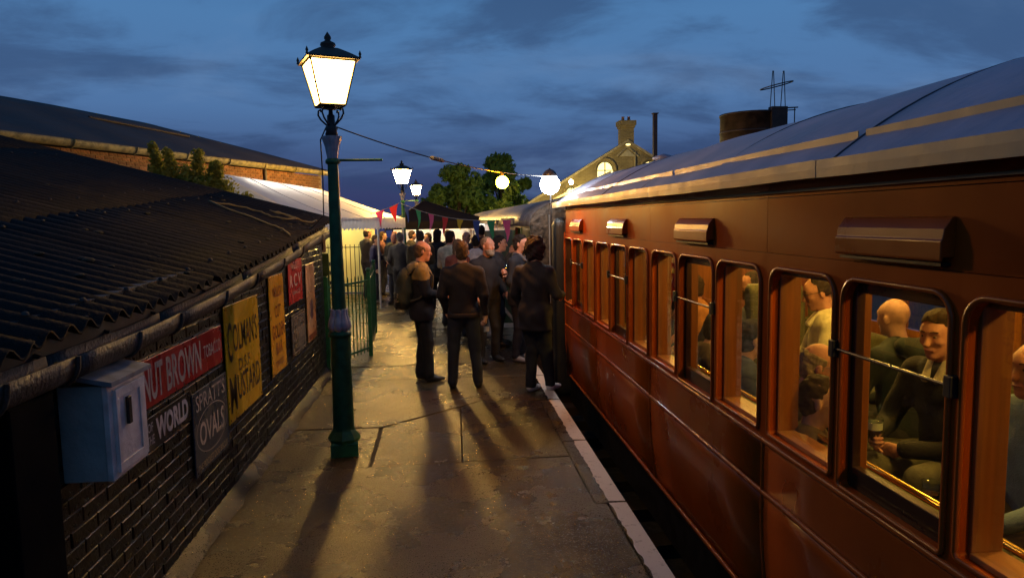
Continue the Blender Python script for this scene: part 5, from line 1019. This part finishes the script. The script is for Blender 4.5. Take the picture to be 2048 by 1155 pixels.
# ------------------------------------------------------------------ people on the platform
LOOSE = ((-.27, -.02, 1.14), (-.25, .10, .92)); LOOSER = ((.27, -.02, 1.14), (.25, .10, .92)); POCK = ((-.25, -.035, 1.14), (-.21, .10, .93)); POCKR = ((.25, -.035, 1.14), (.21, .10, .93))
FWD = ((-.235, .03, 1.14), (-.10, .25, 1.09)); FWDR = ((.235, .03, 1.14), (.10, .25, 1.09)); DRK = ((-.26, .10, 1.16), (-.13, .28, 1.30)); DRKR = ((.26, .10, 1.16), (.13, .28, 1.30))
T1, I1 = person('balding man in glasses with a mustard yoked dark jacket wearing a backpack', (-.31, 8.94, 0), -78, H=1.79, build=1.08, skin=SK_RUDDY, hair=(.10, .06, .035), style='fringe', top=(.011, .009, .015), hem=.79, trousers=(.010, .011, .016), armL=FWD, armR=FWDR, glasses=True, vox=.013, headpitch=.12, legs=[((-.08, .03, .50), (-.09, -.03, .09)), ((.08, .05, .50), (.10, .05, .09))], wr=.006)
sc = I1['sc']; Ru = [] 
np_obj('yoke', [sc(sdf_mesh(I1['torso'](.019)+I1['arm'](0, .019)+I1['arm'](1, .019), .013, lambda X, Y, Z: (1.335-.12*np.abs(X)+.02*np.sin(9*Y))-Z+0*Y, .004, 2))], CLOTH((.30, .19, .055)), T1)
np_obj('hood', [sc(sdf_mesh([cap((-.09, -.06, 1.47), (.09, -.06, 1.47), .055), cap((-.05, -.11, 1.44), (.05, -.11, 1.44), .06)], .012, None, .006, 3))], CLOTH((.28, .19, .07)), T1)
bpk = thing('backpack', 'dark olive backpack on the back of the balding man in glasses', 'backpack', tuple(wpt(T1, (0, -.175, 1.0))), math.radians(-78))
o = np_obj('sack', [sdf_mesh([ell((0, -.03, .18), (.15, .105, .24), None, .05), ell((0, -.07, .08), (.12, .09, .13), None, .05), ell((0, -.02, .33), (.12, .09, .13), None, .05)], .013, None, .007, 4)], CLOTH((.045, .048, .028), .8, .6), bpk)
for q in (-1, 1): MB().tube([(q*.11, .0, .38), (q*.13, .07, .455), (q*.14, .19, .465), (q*.15, .305, .36), (q*.175, .29, .22), (q*.18, .12, .08), (q*.14, .02, .05)], .016, 6).build('strap', CLOTH((.05, .04, .025)), bpk, world=False)
mb = MB()
for k in range(40): a = rng.random(2); mb.sphere((-.12+.24*a[0], -.165+.05*abs(a[0]-.5), .02+.14*a[1]), (.014, .01, .008), 6, 4)
mb.build('net_pattern', M('net_pattern', (.16, .15, .11), .7), bpk, world=False)
T2, I2 = person('man seen from behind in a dark brown jacket and jeans with feet apart', (.21, 8.45, 0), -6, H=1.79, build=1.10, skin=SK_PALE, hair=(.075, .045, .025), style='short', top=(.013, .009, .011), hem=.885, trousers=(.014, .018, .032), armL=POCK, armR=((.255, -.04, 1.14), (.26, .04, .89)), vox=.013, legs=[((-.13, .01, .50), (-.15, -.02, .09)), ((.13, .02, .50), (.16, -.01, .09))], curl=(.35, .9), wr=.0045)
np_obj('waistband', [I2['sc'](sdf_mesh([cap((-.05, -.005, .90), (.05, -.005, .90), .145, None, .02)], .012, lambda X, Y, Z: np.maximum(.872-Z, Z-.93)+0*X+0*Y))], CLOTH((.022, .015, .015)), T2)
def wat(T, I, p): return np.array(WM[T.name] @ Vector(tuple(I['up'](p)*I['s'])))
CLEAR = GLASS('clear_plastic', (.86, .90, .90), .05)
h = wat(T2, I2, (.27, .08, .80)); bt = thing('water_bottle', 'clear plastic bottle held at his side by the man seen from behind', 'bottle', tuple(h)); MB().lathe([(.030, -.16), (.032, -.15), (.032, -.02), (.028, .0), (.012, .05), (.012, .07)], c=tuple(h), n=14).build('bottle_body', CLEAR, bt); MB().lathe([(.015, .07), (.015, .085)], c=tuple(h), n=10).build('cap', POLE, bt); MB().lathe([(.0325, -.12), (.0325, -.06)], c=tuple(h), n=14, caps=False).build('bottle_label', M('bottle_label', (.45, .45, .48), .5), bt)
T3, I3 = person('grey bearded man in a black short sleeved shirt holding up a drink', (.60, 10.0, 0), -152, H=1.80, build=1.12, skin=SK_RUDDY, hair=(.22, .15, .10), style='receding', beard=(.26, .21, .17), top=(.013, .011, .015), sleeves='short', hem=.90, trousers=(.014, .013, .016), armL=((-.29, .05, 1.16), (-.14, .27, 1.27)), armR=POCKR, vox=.014, headyaw=.25, curl=(.95, .4))
def pint(p, label, beer=True, h_=.15, parent_lab='glass'):
    g_ = thing('pint_glass', label, 'glass', tuple(p)); MB().lathe([(.030, -h_/2), (.033, -h_/2+.01), (.042, h_/2), (.0405, h_/2), (.030, -h_/2+.012)], c=tuple(p), n=18, caps=False).build('glass_wall', CLEAR, g_)
    if beer: MB().lathe([(.029, -h_/2+.014), (.036, h_*.12)], c=tuple(p), n=18).build('beer', M('beer', (.16, .06, .012), .1, spec=.8), g_)
    return g_
pint(wat(T3, I3, (-.10, .335, 1.34)), 'nearly empty plastic glass in the hand of the grey bearded man', False)
T4, I4 = person('young dark haired man in a dark coat by the open carriage door', (1.06, 10.0, 0), -118, H=1.82, skin=SK_RUDDY, hair=(.02, .013, .010), style='short', top=(.013, .014, .022), hem=.80, trousers=(.012, .012, .02), shoes=SHOE_GREY, armL=FWD, armR=POCKR, vox=.014, open_col=(.12, .10, .10))
T5, I5 = person('bushy haired person in a long dark coat and white striped trainers at the platform edge', (1.04, 8.08, 0), -42, H=1.81, build=1.12, hair=(.035, .022, .022), style='bushy', top=(.013, .010, .015), hem=.74, trousers=(.010, .012, .018), shoes=SHOE_WHITE, armL=LOOSE, armR=((.28, .02, 1.16), (.20, .25, 1.13)), vox=.014, legs=[((-.07, .03, .50), (-.08, .0, .09)), ((.08, .10, .50), (.09, .16, .09))], wr=.007)
mb = MB()
for q, a in ((0, (-.08, .0)), (1, (.09, .16))):
    for k in range(3):
        for sg in (-1, 1): x0, y0 = a[0]*1.017+sg*.0475, (a[1]+.045+.022*k)*1.017; mb.add([(x0, y0, .022), (x0, y0+.011, .022), (x0-sg*.012, y0-.004, .066), (x0-sg*.012, y0-.015, .066)], [(0, 1, 2, 3)])
mb.build('shoe_stripes', M('shoe_stripe', (.05, .02, .02), .5), T5, world=False)
T6, I6 = person('dark haired man behind the bearded man with a hand raised to his face', (.86, 11.3, 0), -95, H=1.78, skin=SK_RUDDY, hair=(.02, .014, .012), style='short', top=(.055, .052, .055), hem=.85, armL=((-.28, .06, 1.20), (-.12, .20, 1.50)), armR=LOOSER, vox=.016)
GR = 'crowd standing under the marquee and gazebo'
CR = [ # label, x, y, face, H, skin, hair, style, top, trousers, kwargs
 ('bald heavy man in a dark jacket under the left of the marquee', -2.06, 19.0, -55, 1.86, SK_RUDDY, (.03, .02, .015), 'fringe', (.020, .014, .016), (.02, .015, .02), dict(build=1.2, armL=FWD, armR=FWDR)),
 ('person in a navy blue jacket in front of the bald man in the marquee', -1.74, 17.9, -100, 1.70, SK_PALE, (.05, .03, .02), 'short', (.022, .026, .085), (.02, .03, .05), dict(armL=DRK, armR=LOOSER)),
 ('person in a red-brown top with a grey sleeve among the marquee crowd', -1.72, 19.7, -80, 1.76, SK_PALE, (.04, .025, .015), 'long', (.12, .045, .035), (.02, .02, .03), dict(armL=FWD, armR=DRKR)),
 ('man in a black overcoat facing out beside the marquee pole', -1.22, 17.6, 160, 1.76, SK_RUDDY, (.16, .13, .11), 'receding', (.016, .014, .014), (.015, .016, .03), dict(build=1.15, hem=.74, armL=POCK, armR=FWDR)),
 ('bald man in an olive jacket seen from behind below the gazebo', -.50, 15.0, 6, 1.84, SK_TAN, (.06, .04, .025), 'cropped', (.075, .058, .030), (.02, .02, .025), dict(build=1.15, armL=FWD, armR=FWDR)),
 ('tall person in black seen from behind in the middle of the crowd', -.15, 15.8, -8, 1.85, SK_PALE, (.015, .012, .012), 'long', (.010, .010, .014), (.012, .012, .016), dict(build=1.15, hem=.74)),
 ('person in a bright navy coat half hidden behind the tall person in black', .10, 17.6, 15, 1.80, SK_PALE, (.10, .06, .03), 'short', (.030, .028, .10), (.02, .02, .04), dict()),
 ('dark haired man in a cream jacket facing into the crowd', .10, 13.4, -35, 1.84, SK_RUDDY, (.025, .016, .012), 'short', (.62, .54, .36), (.025, .025, .03), dict(armL=FWD, armR=DRKR)),
 ('fair haired woman in a rust red top behind the man in the brown jacket', .23, 12.3, -30, 1.71, SK_PALE, (.20, .12, .06), 'long', (.26, .075, .045), (.02, .02, .03), dict(armL=FWD, armR=FWDR)),
 ('man in dark clothes behind the woman in the rust red top', .50, 15.4, 150, 1.79, SK_RUDDY, (.12, .07, .035), 'fringe', (.03, .018, .018), (.015, .015, .02), dict(armL=FWD, armR=DRKR)),
 ('man in a white short sleeved shirt beyond the grey bearded man', .58, 12.9, -20, 1.77, SK_BROWN, (.012, .010, .010), 'cropped', (.58, .54, .52), (.02, .02, .03), dict(sleeves='short', hem=.88)),
 ('tall dark man silhouetted before a small white window', .87, 16.2, 20, 1.92, SK_BROWN, (.010, .008, .008), 'cropped', (.05, .022, .022), (.015, .015, .02), dict(build=1.1)),
 ('person in a dark hoodie at the back left of the gazebo', -.92, 20.0, -60, 1.76, SK_PALE, (.03, .02, .02), 'short', (.025, .022, .02), (.02, .02, .03), dict(armL=DRK, armR=LOOSER)),
 ('woman with long dark hair at the back of the gazebo', -.42, 19.3, 120, 1.70, SK_PALE, (.02, .012, .01), 'long', (.06, .03, .035), (.02, .02, .03), dict(armL=FWD, armR=FWDR)),
 ('man in a grey coat by the corner pole of the marquee', -1.02, 16.4, -15, 1.79, SK_PALE, (.20, .17, .14), 'cropped', (.05, .045, .045), (.02, .02, .025), dict(build=1.05, armL=POCK, armR=POCKR)),
 ('person with ginger hair facing out from the back of the marquee', -1.38, 20.0, 170, 1.74, SK_RUDDY, (.22, .08, .03), 'short', (.03, .035, .03), (.02, .02, .03), dict(armL=DRK, armR=LOOSER)),
]
for (lab, x, y, f, H_, sk, hr, stl, tp_, tr_, kw) in CR: person(lab, (x, y, 0), f, H=H_, skin=sk, hair=hr, style=stl, top=tp_, trousers=tr_, vox=.022, group=GR, eyes=(abs(f) > 50), **kw)
MB().box(.95, 1.28, 20.4, 20.45, 1.68, 1.93).build('white_panel', EM('lit_panel', (1, .9, .75), 1.6)).name = 'lit_notice_panel'; tag(bpy.data.objects['lit_notice_panel'], 'small bright lit panel behind the head of the tall dark man', 'sign')

# ------------------------------------------------------------------ passengers
GP = 'passengers sitting in the carriage'
def sitter(label, x, y, f, z=0.0, **kw):
    kw.setdefault('vox', .012); return person(label, (x, y, ZF+z), f, sit=.47, group=GP, **kw)
KNEE = dict(armL=((-.27, .10, 1.17), (-.13, .36, 1.06)), armR=((.27, .10, 1.17), (.13, .36, 1.06)))
sitter('bald passenger with glasses and dark olive jacket near the window, bent forward', 1.93, 3.80, -112, z=-.20, lean=.22, headpitch=.15, skin=SK_RUDDY, hair=(.30, .24, .16), style='fringe', glasses=True, top=(.020, .019, .014), trousers=(.02, .02, .025), **KNEE)
sitter('passenger in a brown jumper and khaki trousers with back to the window', 1.80, 3.29, -122, z=-.29, lean=.04, headpitch=.10, skin=SK_TAN, hair=(.04, .025, .015), style='cropped', top=(.055, .030, .014), trousers=(.22, .17, .085), **KNEE)
sitter('passenger in a cream shirt and glasses looking down to his left', 2.86, 4.90, 72, z=.06, lean=.10, headpitch=.25, skin=SK_RUDDY, hair=(.03, .02, .014), style='receding', glasses=True, top=(.62, .56, .33), open_col=(.66, .60, .38), trousers=(.03, .03, .04), **KNEE)
TF, IF_ = sitter('young dark haired passenger in a dark jumper facing the window with a pint', 2.76, 3.50, 107, z=-.0, lean=.17, headpitch=.08, headyaw=.12, skin=SK_RUDDY, hair=(.035, .02, .012), style='short', top=(.008, .008, .009), open_col=(.30, .27, .20), trousers=(.10, .095, .055), armL=((-.26, .16, 1.11), (.02, .34, 1.09)), armR=((.27, .16, 1.12), (.16, .37, 1.15)), curl=(.6, .95), vox=.010)
pint(wat(TF, IF_, (.105, .44, 1.20)), 'pint glass with a pale label held by the young dark haired passenger')
h = wat(TF, IF_, (.105, .44, 1.215)); lb_ = MB().lathe([(.0395, 0), (.0415, .04)], c=tuple(h), n=18, caps=False).build('printed_label', M('glass_print', (.55, .60, .45), .5), bpy.data.objects['pint_glass.001'])
TE, _ = sitter('bald passenger in a dark green hooded jacket turned away', 2.97, 4.22, 14, z=-.05, lean=.10, skin=SK_PALE, hair=(.3, .2, .12), style='none', top=(.010, .017, .016), trousers=(.02, .02, .02), **KNEE)
np_obj('hood', [sdf_mesh([cap((-.085, -.07, .57+.53), (.085, -.07, .57+.53), .06), cap((-.04, -.11, .57+.49), (.04, -.11, .57+.49), .06), cap((-.085, -.05, .57+.55), (-.06, .05, .57+.50), .035), cap((.085, -.05, .57+.55), (.06, .05, .57+.50), .035)], .010, None, .005, 3)], CLOTH((.010, .017, .016)), bpy.data.objects[TE.name])
sitter('bearded passenger farther along the carriage facing left', 2.95, 6.40, 70, z=-.03, skin=SK_RUDDY, hair=(.04, .025, .02), style='cropped', beard=(.06, .035, .02), top=(.10, .10, .055), trousers=(.03, .03, .04), **KNEE)
sitter('passenger with dark hair and a blue jumper with back to the window', 1.94, 4.62, -95, z=-.2, lean=.2, skin=SK_PALE, hair=(.02, .014, .010), style='short', top=(.025, .035, .075), trousers=(.03, .03, .04), **KNEE)
sitter('passenger in a dark grey fleece leaning over the bearded man', 2.50, 5.85, 20, z=-.02, lean=.1, skin=SK_PALE, hair=(.05, .04, .03), style='short', top=(.05, .05, .06), trousers=(.03, .03, .04), **KNEE)
sitter('passenger in an orange tan top seen through the middle door window', 2.65, 6.98, 85, z=-.1, lean=.1, skin=SK_RUDDY, hair=(.05, .03, .02), style='short', top=(.42, .17, .05), sleeves='short', trousers=(.03, .03, .04), **KNEE)
sitter('passenger with a shaven head and back to the middle door window', 1.95, 5.45, -90, z=-.25, lean=.3, skin=SK_TAN, hair=(.04, .03, .02), style='cropped', top=(.06, .04, .03), trousers=(.03, .03, .04), **KNEE)
person('standing passenger in a red top with a yellow chest band', (2.66, 7.92, ZF), 100, H=1.74, skin=SK_PALE, hair=(.05, .03, .02), style='short', top=(.42, .012, .015), stripe=(.65, .42, .02), trousers=(.02, .02, .03), group=GP, vox=.015)
sitter('passenger in a blue-grey top at the right edge beside the nearest quarter window', 2.66, 2.78, 95, z=-.05, lean=.1, skin=SK_RUDDY, hair=(.06, .04, .03), style='receding', top=(.13, .20, .30), trousers=(.12, .11, .07), **KNEE)
pint((2.28, 3.02, .70), 'half empty pint glass held low beside the khaki trousers')
bpy.context.view_layer.update()
